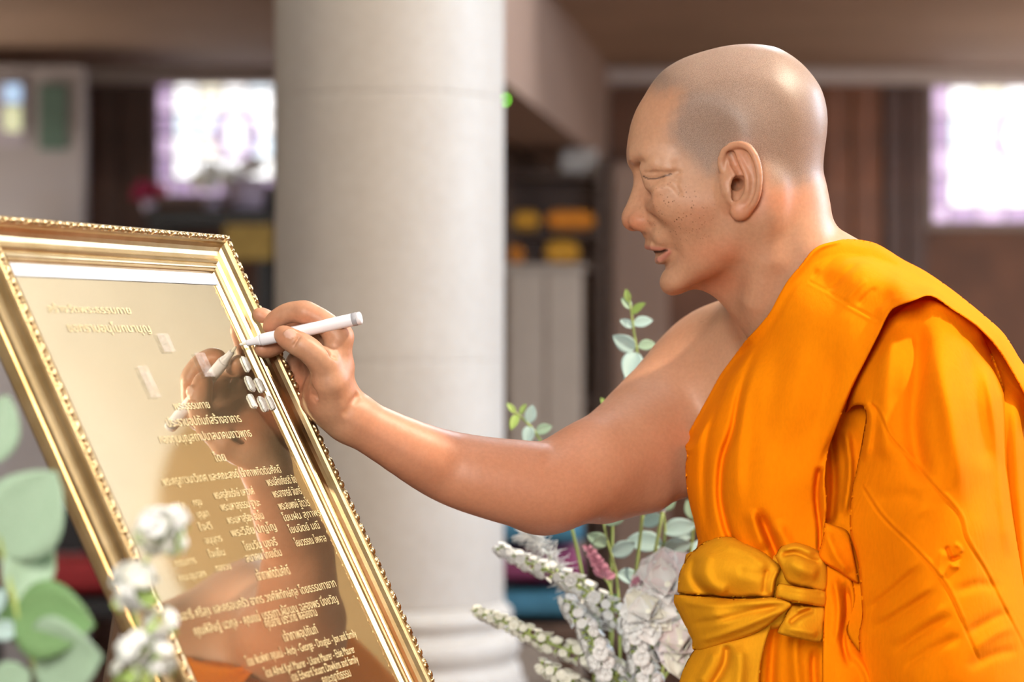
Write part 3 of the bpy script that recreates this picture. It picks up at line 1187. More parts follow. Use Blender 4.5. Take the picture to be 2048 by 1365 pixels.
_pad = np.pad(np.minimum(skin_depth, 2.75), 1, mode='edge')
skin_front = blur2(np.min([_pad[a:a + _bh, b:b + _bw] for a in range(3) for b in range(3)], 0), 1)


def skin_at(X, Y, D=None):
    i = np.clip((X - _bx0) / _bs - .5, 0, _bw - 1.01)
    j = np.clip((Y - _by0) / _bs - .5, 0, _bh - 1.01)
    a, b = i.astype(int), j.astype(int)
    u, v = i - a, j - b
    D = np.minimum(skin_depth, 2.75) if D is None else D
    return (D[b, a] * (1 - u) + D[b, a + 1] * u) * (1 - v) + (D[b + 1, a] * (1 - u) + D[b + 1, a + 1] * u) * v


def cloth(name, poly, depth, folds=(), rolls=(), hug=None, step=2.5, thick=.0025, edge=(5, .004), material=None, seed=0, wrinkle=.0008,
          clear=.005, back=None, smooth_poly=4, parent=None):
    """depth: control points (px, py, Y). folds: (path, width px, height m towards the viewer, taper).
    rolls: (path, reach px, depth m) bends the cloth back along an outline. hug: path along which it lies on the skin."""
    pl = np.array(spline(list(poly) + [poly[0]], smooth_poly)[:-1]) if smooth_poly else np.array(poly, float)
    x0, y0 = pl.min(0) - step * 2
    x1, y1 = pl.max(0) + step * 2
    X, Y = np.meshgrid(np.arange(x0, x1, step), np.arange(y0, y1, step))
    sd = poly_sd(X, Y, pl)
    gy, gx = np.gradient(sd, step)
    gl = np.sqrt(gx * gx + gy * gy) + 1e-6
    keep = sd > -step * .8
    mv = keep & (sd < step * .5)
    X = np.where(mv, X - gx / gl * sd, X)
    Y = np.where(mv, Y - gy / gl * sd, Y)
    d_in = np.maximum(np.where(mv, 0, sd), 0)
    D = rbf2(depth, X, Y, 2e-3)
    for path, w, h, tp in folds:
        pp = np.array(spline(path, 5)) if len(path) > 2 else np.array(path, float)
        d, s, t = line_sd(X, Y, pp)
        ww = w
        prof = np.exp(-(d / ww) ** 2)
        end = np.ones_like(t)
        if tp:
            end = sstep(0, tp, t) * sstep(1, 1 - tp, t) if tp > 0 else sstep(0, -tp, t)
        D = D - h * prof * end
    rs = np.random.default_rng(seed)
    for k in range(5):                                # soft broad unevenness of the cloth
        a, ph = rs.uniform(-.35, .55), rs.uniform(0, 6)
        L = rs.uniform(70, 170)
        D = D + wrinkle * np.sin((X * math.cos(a) + Y * math.sin(a)) / L * 6.28 + ph + 1.3 * np.sin(Y / 90.0 + k))
    if hug is not None:
        d, s, t = line_sd(X, Y, np.array(spline(hug[0], 4)))
        w = sstep(hug[1], hug[1] * .15, d)
        D = D * (1 - w) + np.minimum(skin_at(X, Y) - .006, D + .05) * w
    if clear is not None:
        D = smin(D, skin_at(X, Y, skin_front) - clear, .012)
    for path, reach, depth_m in rolls:
        d, s, t = line_sd(X, Y, np.array(path, float))
        q = np.clip(1 - d / reach, 0, 1)
        D = D + depth_m * (1 - np.sqrt(np.maximum(1 - q * q, 0)))
    if edge:
        q = np.clip(1 - d_in / edge[0], 0, 1)
        D = D + edge[1] * (1 - np.sqrt(np.maximum(1 - q * q, 0)))
    idx = -np.ones(X.shape, int)
    cellin = keep[:-1, :-1] & keep[1:, :-1] & keep[:-1, 1:] & keep[1:, 1:]
    cc = (sd[:-1, :-1] + sd[1:, :-1] + sd[:-1, 1:] + sd[1:, 1:]) / 4 > -step * .3
    cellin &= cc
    use = np.zeros(X.shape, bool)
    for a in (0, 1):
        for b in (0, 1):
            use[a:a + cellin.shape[0], b:b + cellin.shape[1]] |= cellin
    idx[use] = np.arange(use.sum())
    xs, ys, ds = X[use], Y[use], D[use]
    front = np.stack([(xs - 1024) / F * ds, ds, CZ - (ys - 682.5) / F * ds], 1)
    if back is None:
        bk = front + np.array([0, thick, 0])
    else:
        db = np.maximum(rbf2(back, xs, ys, 2e-3), ds + thick)
        q = np.clip(1 - d_in[use] / 70.0, 0, 1)
        db = ds + (db - ds) * np.sqrt(np.maximum(1 - q * q, 0)) + .001
        bk = np.stack([(xs - 1024) / F * ds, db, CZ - (ys - 682.5) / F * ds], 1)
    q = np.stack([idx[1:, :-1][cellin], idx[1:, 1:][cellin], idx[:-1, 1:][cellin], idx[:-1, :-1][cellin]], 1)
    n = len(front)
    e = np.concatenate([q[:, [0, 1]], q[:, [1, 2]], q[:, [2, 3]], q[:, [3, 0]]])
    key = np.sort(e, 1) @ np.array([n, 1])
    u, inv, cnt = np.unique(key, return_inverse=True, return_counts=True)
    be = e[cnt[inv] == 1]
    rim = np.stack([be[:, 1], be[:, 0], be[:, 0] + n, be[:, 1] + n], 1)
    V = np.concatenate([front, bk])
    Q = np.concatenate([q, q[:, ::-1] + n, rim])
    par = person if parent is None else parent
    return np_mesh(name, V - np.array(person.location), Q, material, par)


def cloth_material(name, c0, c1, sheen=0.08):
    t = NT(name)
    f = t.noise(7, 4)
    c = t.ramp(f, [(0.3, c0), (0.7, c1)])
    weave = t.noise(420, 2, 0.6, mapping=(1.0, 1.0, 0.35))
    c = t.mix(0.18, c, t.mix(1.0, c, t.ramp(weave, [(0.35, (.75, .72, .7)), (0.65, (1.0, 1.0, 1.0))]), 'MULTIPLY'))
    t.base(c)
    t.set(Roughness=0.9, Specular_IOR_Level=0.06, Sheen_Weight=sheen, Sheen_Roughness=0.5)
    t.b.inputs['Sheen Tint'].default_value = tuple(c1) + (1,)
    wr = t.noise(26, 5, 0.62, mapping=(1.0, 1.0, 0.45), distortion=0.8)
    ad = t.n('ShaderNodeMath', operation='MULTIPLY_ADD')
    t.l(weave, ad.inputs[0])
    ad.inputs[1].default_value = 0.06
    t.l(wr, ad.inputs[2])
    t.bump(ad.outputs[0], 0.42, 0.004)
    # thin cotton: some light passes through
    tr = t.n('ShaderNodeBsdfTranslucent')
    t.l(c, tr.inputs[0])
    mx = t.n('ShaderNodeMixShader')
    mx.inputs[0].default_value = 0.16
    t.l(t.b.outputs[0], mx.inputs[1])
    t.l(tr.outputs[0], mx.inputs[2])
    t.l(mx.outputs[0], t.out.inputs[0])
    return t.m


M_ROBE = cloth_material('saffron_cotton', (1.0, .245, .001), (1.0, .285, .002))
M_SASH = cloth_material('golden_cotton', (.84, .345, .010), (.90, .40, .015))

NECK_EDGE = [(1690, 478), (1672, 482), (1642, 490), (1622, 504), (1602, 530), (1577, 560), (1558, 592), (1543, 621), (1529, 640), (1512, 660), (1492, 681),
             (1466, 716), (1441, 750), (1419, 790), (1397, 830), (1381, 859), (1373, 876)]
CHEST_EDGE = [(1373, 876), (1370, 890), (1374, 911), (1371, 935), (1373, 971), (1379, 1007), (1388, 1042), (1398, 1085)]
TOP_LINE = [(1690, 478), (1703, 478), (1752, 487), (1807, 520), (1851, 543), (1906, 581), (1961, 625), (2009, 669), (2048, 730), (2110, 800)]
# --- main body of the robe behind everything else, closed round the back
robe_core = cloth('robe', [(1700, 500), (1640, 560), (1560, 660), (1480, 730), (1420, 820), (1392, 890), (1390, 960), (1405, 1080), (1385, 1160), (1378, 1220), (1395, 1300),
                        (1375, 1400), (1365, 1520), (1700, 1530), (2180, 1520), (2215, 1350), (2200, 1050), (2150, 860), (2085, 770), (2040, 735), (1960, 645),
                        (1880, 590), (1780, 530)],
      [(1700, 500, 2.37), (1560, 660, 2.30), (1420, 820, 2.31), (1390, 960, 2.31), (1500, 900, 2.245), (1680, 700, 2.22), (1640, 900, 2.225), (1690, 900, 2.225),
       (1690, 1100, 2.20), (1700, 1300, 2.19), (1500, 1300, 2.235), (1390, 1300, 2.31), (1600, 1300, 2.205), (1640, 1150, 2.205), (1850, 800, 2.19), (1850, 1200, 2.15),
       (2020, 800, 2.215), (2030, 1000, 2.20), (2040, 1300, 2.19), (2150, 1000, 2.30), (2150, 1300, 2.28), (1900, 620, 2.25), (2050, 760, 2.27), (1400, 1500, 2.30),
       (1700, 1500, 2.19), (2150, 1500, 2.28)],
      folds=[([(1655, 830), (1668, 960), (1660, 1060)], 9, -.016, .15), ([(1690, 850), (1700, 940), (1688, 1040)], 8, .012, .2),
             ([(1600, 1240), (1590, 1300), (1600, 1420)], 12, .010, .2), ([(1560, 1230), (1545, 1300), (1540, 1420)], 10, -.012, .2),
             ([(1630, 1290), (1628, 1350), (1640, 1450)], 8, -.010, .2), ([(2030, 760), (2034, 900), (2046, 1100), (2060, 1300)], 14, .014, .15),
             ([(2070, 820), (2090, 1000), (2110, 1250)], 18, -.016, .15)],
      back=[(1500, 900, 2.56), (1700, 600, 2.50), (1700, 900, 2.62), (1700, 1300, 2.62), (2100, 1000, 2.56), (2100, 1400, 2.58), (1420, 1300, 2.46), (1450, 1450, 2.5), (1900, 700, 2.5)],
      material=M_ROBE, seed=1, step=3.5)

# --- folded strip over the left shoulder and chest
chest = cloth('robe_shoulder_strip', NECK_EDGE + CHEST_EDGE[1:] + [(1420, 1112), (1500, 1122), (1580, 1128), (1640, 1112), (1648, 1060), (1655, 1010), (1650, 960),
              (1656, 905), (1672, 858), (1690, 812), (1708, 768), (1734, 716), (1758, 668), (1774, 634), (1789, 616), (1826, 602), (1862, 592), (1906, 620),
              (1943, 644), (1966, 664), (1990, 690), (2012, 722), (2040, 770), (2080, 840), (2120, 830)] + TOP_LINE[::-1][:-1],
      [(1690, 478, 2.36), (1624, 504, 2.275), (1576, 560, 2.245), (1543, 621, 2.25), (1512, 660, 2.275), (1466, 716, 2.295), (1419, 790, 2.295), (1375, 876, 2.305),
       (1371, 935, 2.31), (1388, 1042, 2.30), (1398, 1085, 2.295), (1500, 760, 2.235), (1450, 880, 2.240), (1450, 980, 2.235), (1530, 900, 2.195), (1590, 800, 2.185),
       (1610, 650, 2.200), (1650, 560, 2.225), (1700, 640, 2.172), (1650, 900, 2.180), (1640, 1000, 2.185), (1530, 1040, 2.195), (1600, 960, 2.18), (1620, 1090, 2.190), (1450, 1080, 2.245),
       (1686, 494, 2.290), (1740, 520, 2.238), (1800, 558, 2.195), (1844, 583, 2.165), (1862, 590, 2.150), (1780, 600, 2.165), (1760, 650, 2.155), (1720, 740, 2.158),
       (1752, 487, 2.35), (1807, 520, 2.33), (1851, 543, 2.31), (1906, 581, 2.30), (1906, 618, 2.165), (1961, 625, 2.28), (1945, 644, 2.170), (2009, 669, 2.27),
       (1990, 690, 2.185), (2048, 730, 2.27), (2040, 770, 2.20), (2110, 800, 2.28), (2080, 840, 2.21)],
      folds=[([(1530, 655), (1500, 730), (1480, 790), (1466, 860), (1446, 920), (1441, 990), (1452, 1050), (1468, 1090)], 9, -.018, -.35),
             ([(1519, 690), (1487, 780), (1480, 870), (1474, 960), (1478, 1050)], 16, .010, .25),
             ([(1470, 730), (1442, 790), (1420, 850), (1408, 930), (1410, 1020), (1425, 1090)], 9, -.009, .2),
             ([(1455, 765), (1432, 810), (1415, 850)], 7, -.006, .3),
             ([(1512, 1012), (1530, 1052), (1556, 1115)], 10, -.022, -.4), ([(1500, 1015), (1512, 1060), (1530, 1105)], 12, .010, .25),
             ([(1548, 1040), (1572, 1085), (1590, 1120)], 13, .009, .3),
             ([(1640, 930), (1633, 990), (1640, 1060), (1640, 1115)], 6, -.014, .1), ([(1690, 820), (1668, 880), (1650, 960), (1652, 1040)], 5, .006, .1),
             ([(1730, 735), (1700, 800), (1668, 870), (1640, 940)], 7, -.006, .2),
             ([(1610, 660), (1590, 780), (1585, 900)], 26, .004, .3), ([(1560, 690), (1540, 800), (1535, 920)], 20, -.004, .3), ([(1680, 680), (1650, 800), (1620, 900)], 18, -.004, .3),
             ([(1620, 564), (1665, 588), (1710, 616), (1756, 640)], 2.6, -.0013, 0), ([(1618, 569), (1662, 593), (1707, 621), (1752, 645)], 3.0, .0007, 0),
             ([(1686, 494), (1740, 523), (1800, 557), (1846, 585)], 2.4, -.0016, .05),
             ([(1622, 560), (1650, 532), (1672, 512)], 5, -.0030, .2), ([(1653, 586), (1690, 548), (1720, 524)], 6, -.0040, .2), ([(1690, 604), (1720, 570), (1738, 556)], 6, .0030, .2),
             ([(1712, 616), (1738, 588), (1756, 572)], 6, -.0030, .25), ([(1752, 634), (1776, 606), (1800, 590)], 6, .0030, .25), ([(1668, 500), (1650, 522), (1630, 545)], 7, .003, .2)],
      rolls=[(TOP_LINE, 16, .02), (CHEST_EDGE, 30, .035)], hug=(NECK_EDGE, 26), material=M_ROBE, seed=2, edge=(4, .004), thick=.003)

# --- cloth hanging over the left arm
arm_cloth = cloth('robe_sleeve', [(1774, 640), (1820, 608), (1862, 600), (1905, 620), (1950, 645), (1975, 690), (1996, 738), (2010, 790), (2013, 863), (2016, 930), (2026, 985),
                                 (2035, 1078), (2046, 1149), (2060, 1250), (2075, 1365), (2090, 1520), (1900, 1530), (1780, 1520), (1735, 1400), (1724, 1330), (1718, 1275), (1725, 1238), (1723, 1190), (1716, 1122),
                                 (1701, 1062), (1704, 990), (1714, 940), (1722, 900), (1729, 860), (1733, 832), (1726, 812), (1708, 812), (1692, 826), (1700, 790), (1722, 740), (1748, 690)],
      [(1774, 640, 2.190), (1820, 615, 2.180), (1862, 604, 2.175), (1945, 650, 2.195), (1975, 700, 2.20), (1692, 826, 2.205), (1719, 805, 2.172), (1733, 832, 2.165), (1722, 900, 2.172),
       (1704, 990, 2.168), (1701, 1060, 2.162), (1716, 1122, 2.160), (1724, 1238, 2.158), (1735, 1400, 2.15), (1760, 720, 2.165), (1800, 800, 2.135), (1850, 700, 2.140), (1850, 900, 2.100), (1780, 960, 2.120), (1850, 1050, 2.085),
       (1850, 1200, 2.078), (1850, 1380, 2.075), (1920, 720, 2.140), (1950, 800, 2.125), (1960, 930, 2.112), (1970, 1060, 2.105), (1985, 1200, 2.10), (2000, 1380, 2.10), (2010, 800, 2.180),
       (2016, 930, 2.175), (2030, 1040, 2.17), (2046, 1149, 2.165), (2075, 1365, 2.16), (1780, 1130, 2.115), (1790, 1280, 2.11), (1780, 1500, 2.13), (2090, 1500, 2.16)],
      folds=[([(1872, 640), (1880, 740), (1905, 860), (1930, 1030)], 22, .015, .4), ([(1838, 640), (1835, 760), (1828, 860), (1850, 980)], 20, -.014, .15),
             ([(1790, 650), (1775, 740), (1768, 840), (1772, 930)], 17, .010, .15), ([(1930, 690), (1955, 800), (1975, 950)], 15, -.008, .2),
             ([(1968, 720), (1992, 850), (2005, 1000), (2020, 1120)], 10, .010, .15),
             ([(1719, 803), (1736, 814), (1742, 840), (1736, 890), (1728, 930)], 8, .010, .25), ([(1712, 830), (1716, 850), (1708, 900)], 8, -.012, .2),
             # stitched seams
             ([(1741, 808), (1757, 827), (1779, 874), (1815, 914), (1862, 968), (1917, 1031), (1933, 1080), (1970, 1142), (2006, 1213), (2042, 1284), (2070, 1365)], 2.4, -.0022, 0),
             ([(1746, 805), (1762, 823), (1784, 869), (1820, 909), (1867, 963), (1922, 1026), (1938, 1077), (1975, 1138), (2011, 1209), (2047, 1280)], 3.2, .0014, 0),
             ([(1722, 971), (1764, 1035), (1832, 1103), (1889, 1170), (1926, 1248), (1960, 1327)], 2.4, -.0022, .04),
             ([(1727, 967), (1769, 1031), (1837, 1099), (1894, 1166), (1931, 1245)], 3.0, .0014, .04),
             # pull wrinkles
             ([(1726, 1232), (1790, 1178), (1850, 1128)], 9, -.0040, .25), ([(1724, 1216), (1790, 1160), (1850, 1110)], 10, .0028, .25), ([(1735, 1268), (1810, 1222), (1880, 1178)], 9, -.0040, .25),
             ([(1740, 1250), (1810, 1204), (1880, 1160)], 10, .0028, .25), ([(1780, 1312), (1850, 1262), (1910, 1230)], 9, -.0040, .25), ([(1800, 1342), (1860, 1302), (1930, 1270)], 10, -.0036, .25),
             ([(1770, 1290), (1840, 1245), (1905, 1208)], 10, .0028, .25), ([(1925, 1275), (1985, 1238), (2030, 1222)], 10, -.0036, .3), ([(1935, 1310), (1990, 1270), (2045, 1250)], 11, .0030, .3),
             ([(1930, 1340), (1990, 1310), (2050, 1300)], 11, -.0034, .3), ([(1900, 1190), (1960, 1170), (2010, 1180)], 11, -.0030, .3), ([(1750, 1010), (1800, 990), (1850, 1000)], 14, -.0030, .3),
             ([(1790, 1080), (1830, 1030), (1870, 1010)], 12, .0030, .3),
             # mended pucker
             ([(1893, 1092), (1899, 1110), (1908, 1124)], 4, -.0050, .2), ([(1900, 1120), (1912, 1118), (1920, 1112)], 4, -.0050, .2), ([(1908, 1088), (1920, 1096), (1922, 1108)], 4, .0040, .2),
             ([(1898, 1128), (1908, 1134), (1920, 1132)], 5, .0040, .2), ([(1890, 1100), (1880, 1130), (1884, 1160)], 8, .0030, .2)],
      rolls=[([(1975, 690), (2010, 790), (2016, 930), (2035, 1078), (2060, 1250), (2090, 1520)], 34, .04)], material=M_ROBE, seed=3, edge=(5, .006), thick=.003, clear=None)

# --- small loose ends of the robe between chest and sleeve
flap = cloth('robe_fold', [(1650, 1046), (1672, 1052), (1696, 1064), (1706, 1100), (1716, 1150), (1718, 1168), (1700, 1160), (1674, 1142), (1650, 1128), (1637, 1112), (1646, 1080)],
      [(1650, 1046, 2.176), (1637, 1112, 2.172), (1718, 1168, 2.172), (1696, 1064, 2.176), (1676, 1100, 2.160)],
      folds=[([(1652, 1060), (1670, 1110), (1700, 1150)], 9, .006, .2)], material=M_ROBE, seed=4, edge=(6, .008), clear=None)
strip = cloth('robe_fold', [(1652, 1130), (1676, 1140), (1702, 1158), (1712, 1200), (1700, 1240), (1694, 1264), (1710, 1292), (1740, 1326), (1765, 1360), (1800, 1420), (1810, 1520), (1650, 1520), (1645, 1360), (1647, 1260)],
      [(1652, 1130, 2.178), (1702, 1158, 2.178), (1700, 1240, 2.182), (1655, 1250, 2.160), (1675, 1320, 2.150), (1720, 1340, 2.152), (1700, 1500, 2.14), (1650, 1500, 2.16), (1765, 1400, 2.150)],
      folds=[([(1668, 1150), (1678, 1220), (1672, 1290)], 8, .009, .2), ([(1690, 1160), (1696, 1220), (1686, 1280), (1700, 1340)], 6, -.012, .2),
             ([(1700, 1300), (1730, 1340), (1750, 1400)], 9, .008, .2)], material=M_ROBE, seed=5, edge=(5, .006), clear=None)

# --- golden sash knotted at the waist
sash = empty('sash', (0, 0, 0))
sash.parent = person
band_back = cloth('band', [(1372, 1110), (1420, 1092), (1520, 1110), (1640, 1110), (1658, 1200), (1640, 1250), (1520, 1262), (1400, 1290), (1368, 1235), (1358, 1190)],
      [(1372, 1110, 2.30), (1358, 1190, 2.305), (1400, 1290, 2.29), (1500, 1150, 2.215), (1500, 1240, 2.212), (1640, 1110, 2.20), (1640, 1250, 2.19)], material=M_SASH, seed=6, edge=(12, .012), clear=.006,
      rolls=[([(1372, 1110), (1358, 1190), (1368, 1235), (1400, 1290)], 26, .03)], parent=sash)
puff = cloth('upper_fold', [(1355, 1186), (1359, 1149), (1373, 1120), (1395, 1096), (1423, 1079), (1462, 1075), (1490, 1086), (1519, 1100), (1547, 1121), (1562, 1137), (1553, 1160),
                           (1546, 1195), (1512, 1194), (1473, 1196), (1427, 1192), (1384, 1190)],
      [(1355, 1186, 2.290), (1373, 1120, 2.275), (1423, 1079, 2.245), (1490, 1086, 2.215), (1562, 1137, 2.185), (1546, 1195, 2.185), (1450, 1130, 2.195), (1400, 1150, 2.225), (1500, 1150, 2.175), (1470, 1190, 2.205)],
      folds=[([(1392, 1110), (1384, 1150), (1400, 1178), (1425, 1192)], 9, -.016, -.2), ([(1420, 1100), (1410, 1140), (1425, 1172), (1460, 1186)], 13, .010, .15), ([(1548, 1135), (1520, 1150), (1470, 1140)], 10, -.004, .2),
             ([(1556, 1140), (1546, 1165), (1542, 1190)], 5, .005, .1), ([(1535, 1140), (1530, 1165), (1528, 1190)], 5, -.005, .1), ([(1440, 1088), (1490, 1105), (1540, 1140)], 9, .005, .2)],
      rolls=[([(1355, 1190), (1359, 1149), (1373, 1120), (1395, 1096), (1423, 1079)], 26, .030)], material=M_SASH, seed=7, edge=(9, .012), clear=None, parent=sash)
fan = cloth('lower_fold', [(1349, 1190), (1384, 1193), (1427, 1196), (1473, 1199), (1512, 1198), (1550, 1196), (1584, 1209), (1562, 1231), (1519, 1263), (1455, 1287), (1391, 1303), (1384, 1277), (1368, 1248), (1358, 1227), (1348, 1207)],
      [(1349, 1190, 2.285), (1391, 1303, 2.265), (1368, 1248, 2.285), (1430, 1230, 2.20), (1500, 1225, 2.180), (1584, 1209, 2.165), (1519, 1263, 2.190), (1455, 1287, 2.22), (1450, 1197, 2.21)],
      folds=[([(1360, 1205), (1430, 1212), (1500, 1208), (1575, 1206)], 7, .006, .1), ([(1375, 1250), (1440, 1240), (1510, 1222), (1570, 1210)], 7, -.006, .15), ([(1388, 1285), (1450, 1268), (1520, 1240), (1572, 1215)], 7, .006, .15)],
      rolls=[([(1349, 1190), (1348, 1207), (1368, 1248), (1391, 1303)], 24, .028)], material=M_SASH, seed=8, edge=(6, .009), clear=None, parent=sash)
tail = cloth('tail', [(1392, 1296), (1455, 1284), (1519, 1260), (1548, 1240), (1537, 1270), (1526, 1310), (1519, 1365), (1515, 1520), (1340, 1520), (1350, 1420), (1359, 1365), (1374, 1325)],
      [(1392, 1296, 2.27), (1359, 1365, 2.275), (1340, 1520, 2.27), (1455, 1300, 2.215), (1540, 1250, 2.200), (1519, 1365, 2.205), (1450, 1400, 2.205), (1515, 1520, 2.20), (1440, 1500, 2.205)],
      folds=[([(1454, 1288), (1452, 1320), (1442, 1345), (1420, 1380)], 9, -.016, -.15), ([(1475, 1288), (1480, 1340), (1470, 1420)], 14, .010, .2), ([(1430, 1300), (1420, 1330), (1395, 1370)], 10, .008, .2)],
      rolls=[([(1392, 1296), (1374, 1325), (1359, 1365), (1340, 1520)], 22, .025)], material=M_SASH, seed=9, edge=(5, .006), clear=None, parent=sash)
knot = cloth('knot', [(1552, 1195), (1553, 1178), (1560, 1168), (1590, 1174), (1620, 1179), (1652, 1184), (1651, 1214), (1620, 1210), (1584, 1204)],
      [(1552, 1195, 2.168), (1560, 1168, 2.168), (1652, 1184, 2.170), (1651, 1214, 2.170), (1600, 1190, 2.146)], folds=[([(1556, 1176), (1600, 1184), (1650, 1190)], 4, -.003, .1)],
      material=M_SASH, seed=10, edge=(7, .010), clear=None, wrinkle=.0005, parent=sash)
loop_up = cloth('loop', [(1551, 1114), (1562, 1095), (1583, 1086), (1614, 1092), (1638, 1104), (1652, 1125), (1657, 1145), (1652, 1184), (1618, 1178), (1597, 1174), (1574, 1164), (1565, 1143)],
      [(1551, 1114, 2.176), (1583, 1086, 2.180), (1638, 1104, 2.180), (1657, 1145, 2.176), (1652, 1184, 2.176), (1574, 1164, 2.170), (1605, 1130, 2.150)],
      folds=[([(1560, 1112), (1590, 1108), (1620, 1120), (1645, 1126)], 5, -.010, .15), ([(1562, 1102), (1595, 1095), (1632, 1110)], 6, .008, .2), ([(1572, 1120), (1600, 1140), (1640, 1150)], 13, .007, .2)],
      material=M_SASH, seed=11, edge=(8, .012), clear=None, parent=sash)
loop_dn = cloth('loop', [(1583, 1211), (1622, 1214), (1650, 1216), (1648, 1250), (1644, 1285), (1604, 1280), (1562, 1270), (1556, 1262), (1569, 1238)],
      [(1583, 1211, 2.172), (1650, 1216, 2.172), (1644, 1285, 2.168), (1556, 1262, 2.168), (1600, 1245, 2.152)],
      folds=[([(1576, 1250), (1600, 1232), (1630, 1218)], 6, -.010, .15), ([(1566, 1258), (1600, 1262), (1640, 1270)], 8, .006, .2), ([(1590, 1224), (1610, 1216), (1626, 1214)], 4, .006, .2)],
      material=M_SASH, seed=12, edge=(6, .009), clear=None, parent=sash)

# --- skirt down to the ankles (below the picture)
sk_v, sk_f = [], []
NS, MS = 96, 26
for j in range(MS):
    z = 1.02 - (1.02 - .10) * j / (MS - 1)
    g = j / (MS - 1)
    for i in range(NS):
        a = 2 * math.pi * i / NS
        fold = 1 + (.02 + .05 * g) * math.sin(a * 9 + 1.7 * math.sin(a * 2) + g * 1.5)
        cx, cy = .405 + .01 * g, 2.40
        p = np.array([cx, cy, z]) + RS * (math.cos(a) * (.165 + .03 * g) * fold) + FW * (math.sin(a) * (.125 + .055 * g) * fold)
        sk_v.append(p)
for j in range(MS - 1):
    for i in range(NS):
        i2 = (i + 1) % NS
        sk_f.append((j * NS + i, (j + 1) * NS + i, (j + 1) * NS + i2, j * NS + i2))
skirt = np_mesh('skirt', np.array(sk_v) - np.array(person.location), np.array(sk_f), M_ROBE, person)
sm = skirt.modifiers.new('thickness', 'SOLIDIFY')
sm.thickness = .004

# ------------------------------------------------------------------ gilded frame with a polished plaque, leaning on an easel
_vp = 2900
U = Vector(((_vp - 1024) / F, 1.0, 0)).normalized()
NH = Vector((U.y, -U.x, 0))
TILT = math.radians(27.4)
VV = Vector((0, 0, 1)) * math.cos(TILT) - NH * math.sin(TILT)
NN = NH * math.cos(TILT) + Vector((0, 0, 1)) * math.sin(TILT)
FW_, FH_, TB = 0.418, 0.74, .016
P0 = P(455, 468, 2.30)


def fp(a, b, t):
    """Frame coordinates: a from the left, b down from the top, t in front of the plaque."""
    return P0 + U * (a - FW_) - VV * b + NN * (t - TB)


def plate_ab(px, py, t=0.0):
    o = Vector((0, 0, CZ))
    d = P(px, py, 1.0) - o
    k = (fp(0, 0, t) - o).dot(NN) / d.dot(NN)
    q = o + d * k
    r = q - fp(0, 0, t)
    return r.dot(U), -r.dot(VV), q


def gold_material():
    t = NT('gilded_wood')
    f = t.noise(40, 4)
    t.base(t.ramp(f, [(0.3, (.54, .39, .20)), (0.7, (.66, .50, .29))]))
    t.set(Metallic=1.0, Roughness=0.28)
    t.bump(t.noise(300, 2), 0.05, 0.001)
    return t.m


def plaque_material():
    t = NT('polished_gold_plaque')
    f = t.noise(6, 3)
    c = t.ramp(f, [(0.3, (.88, .81, .65)), (0.7, (.92, .86, .71))])
    t.base(c)
    t.set(Metallic=1.0, Roughness=0.035)
    d = t.n('ShaderNodeBsdfDiffuse')
    d.inputs[0].default_value = (.74, .64, .42, 1)
    mx = t.n('ShaderNodeMixShader')
    mx.inputs[0].default_value = 0.06
    t.l(t.b.outputs[0], mx.inputs[1])
    t.l(d.outputs[0], mx.inputs[2])
    t.l(mx.outputs[0], t.out.inputs[0])
    return t.m


M_GOLD = gold_material()
M_PLAQUE = plaque_material()
M_PRINT = simple('gold_lettering', (.83, .69, .39), 0.6, metal=0.0, var=.08)
M_STRIP = simple('bluish_white', (.74, .79, .90), 0.7, var=.02)
M_DAB = simple('pearl_paint', (.95, .93, .84), 0.25, var=.15, scale=250, bump=.5)

frame = empty('picture_frame', fp(FW_ / 2, FH_, -.022))
tag(frame, 'gilded picture frame with beaded rim holding a mirror polished gold plaque of printed lettering', 'picture frame')


def fchild(name, verts, faces, material, smooth=False, parent=None):
    o = mesh_obj(name, [Vector(v) - frame.location for v in verts], faces, material, parent or frame, smooth)
    return o


PROF = [(.004, -.022), (.0005, -.019), (0, -.014), (.0005, -.0095), (.0015, -.0085), (-.0005, -.0065), (-.0025, -.004), (-.0030, -.0010), (-.0022, .0020), (-.0005, .0040), (.0012, .0052),
        (.0008, .0085), (.0004, .0105), (.0014, .0112), (.0014, .0122), (.0004, .0130), (.0008, .0148), (.0022, .0156), (.0075, .0156), (.0088, .0146), (.0094, .0122), (.0118, .0092), (.0150, .0070), (.0190, .0058), (.0225, .0058),
        (.0240, .0070), (.0258, .0073), (.0272, .0064), (.0278, .0048), (.0298, .0048), (.0306, .0056), (.0318, .0052), (.0322, .0036), (.0345, .0036), (.0352, .0028), (.0360, .0010), (.0360, -.008), (.030, -.022)]


def ring_corner(k, w):
    return [(w, w), (FW_ - w, w), (FW_ - w, FH_ - w), (w, FH_ - w)][k]


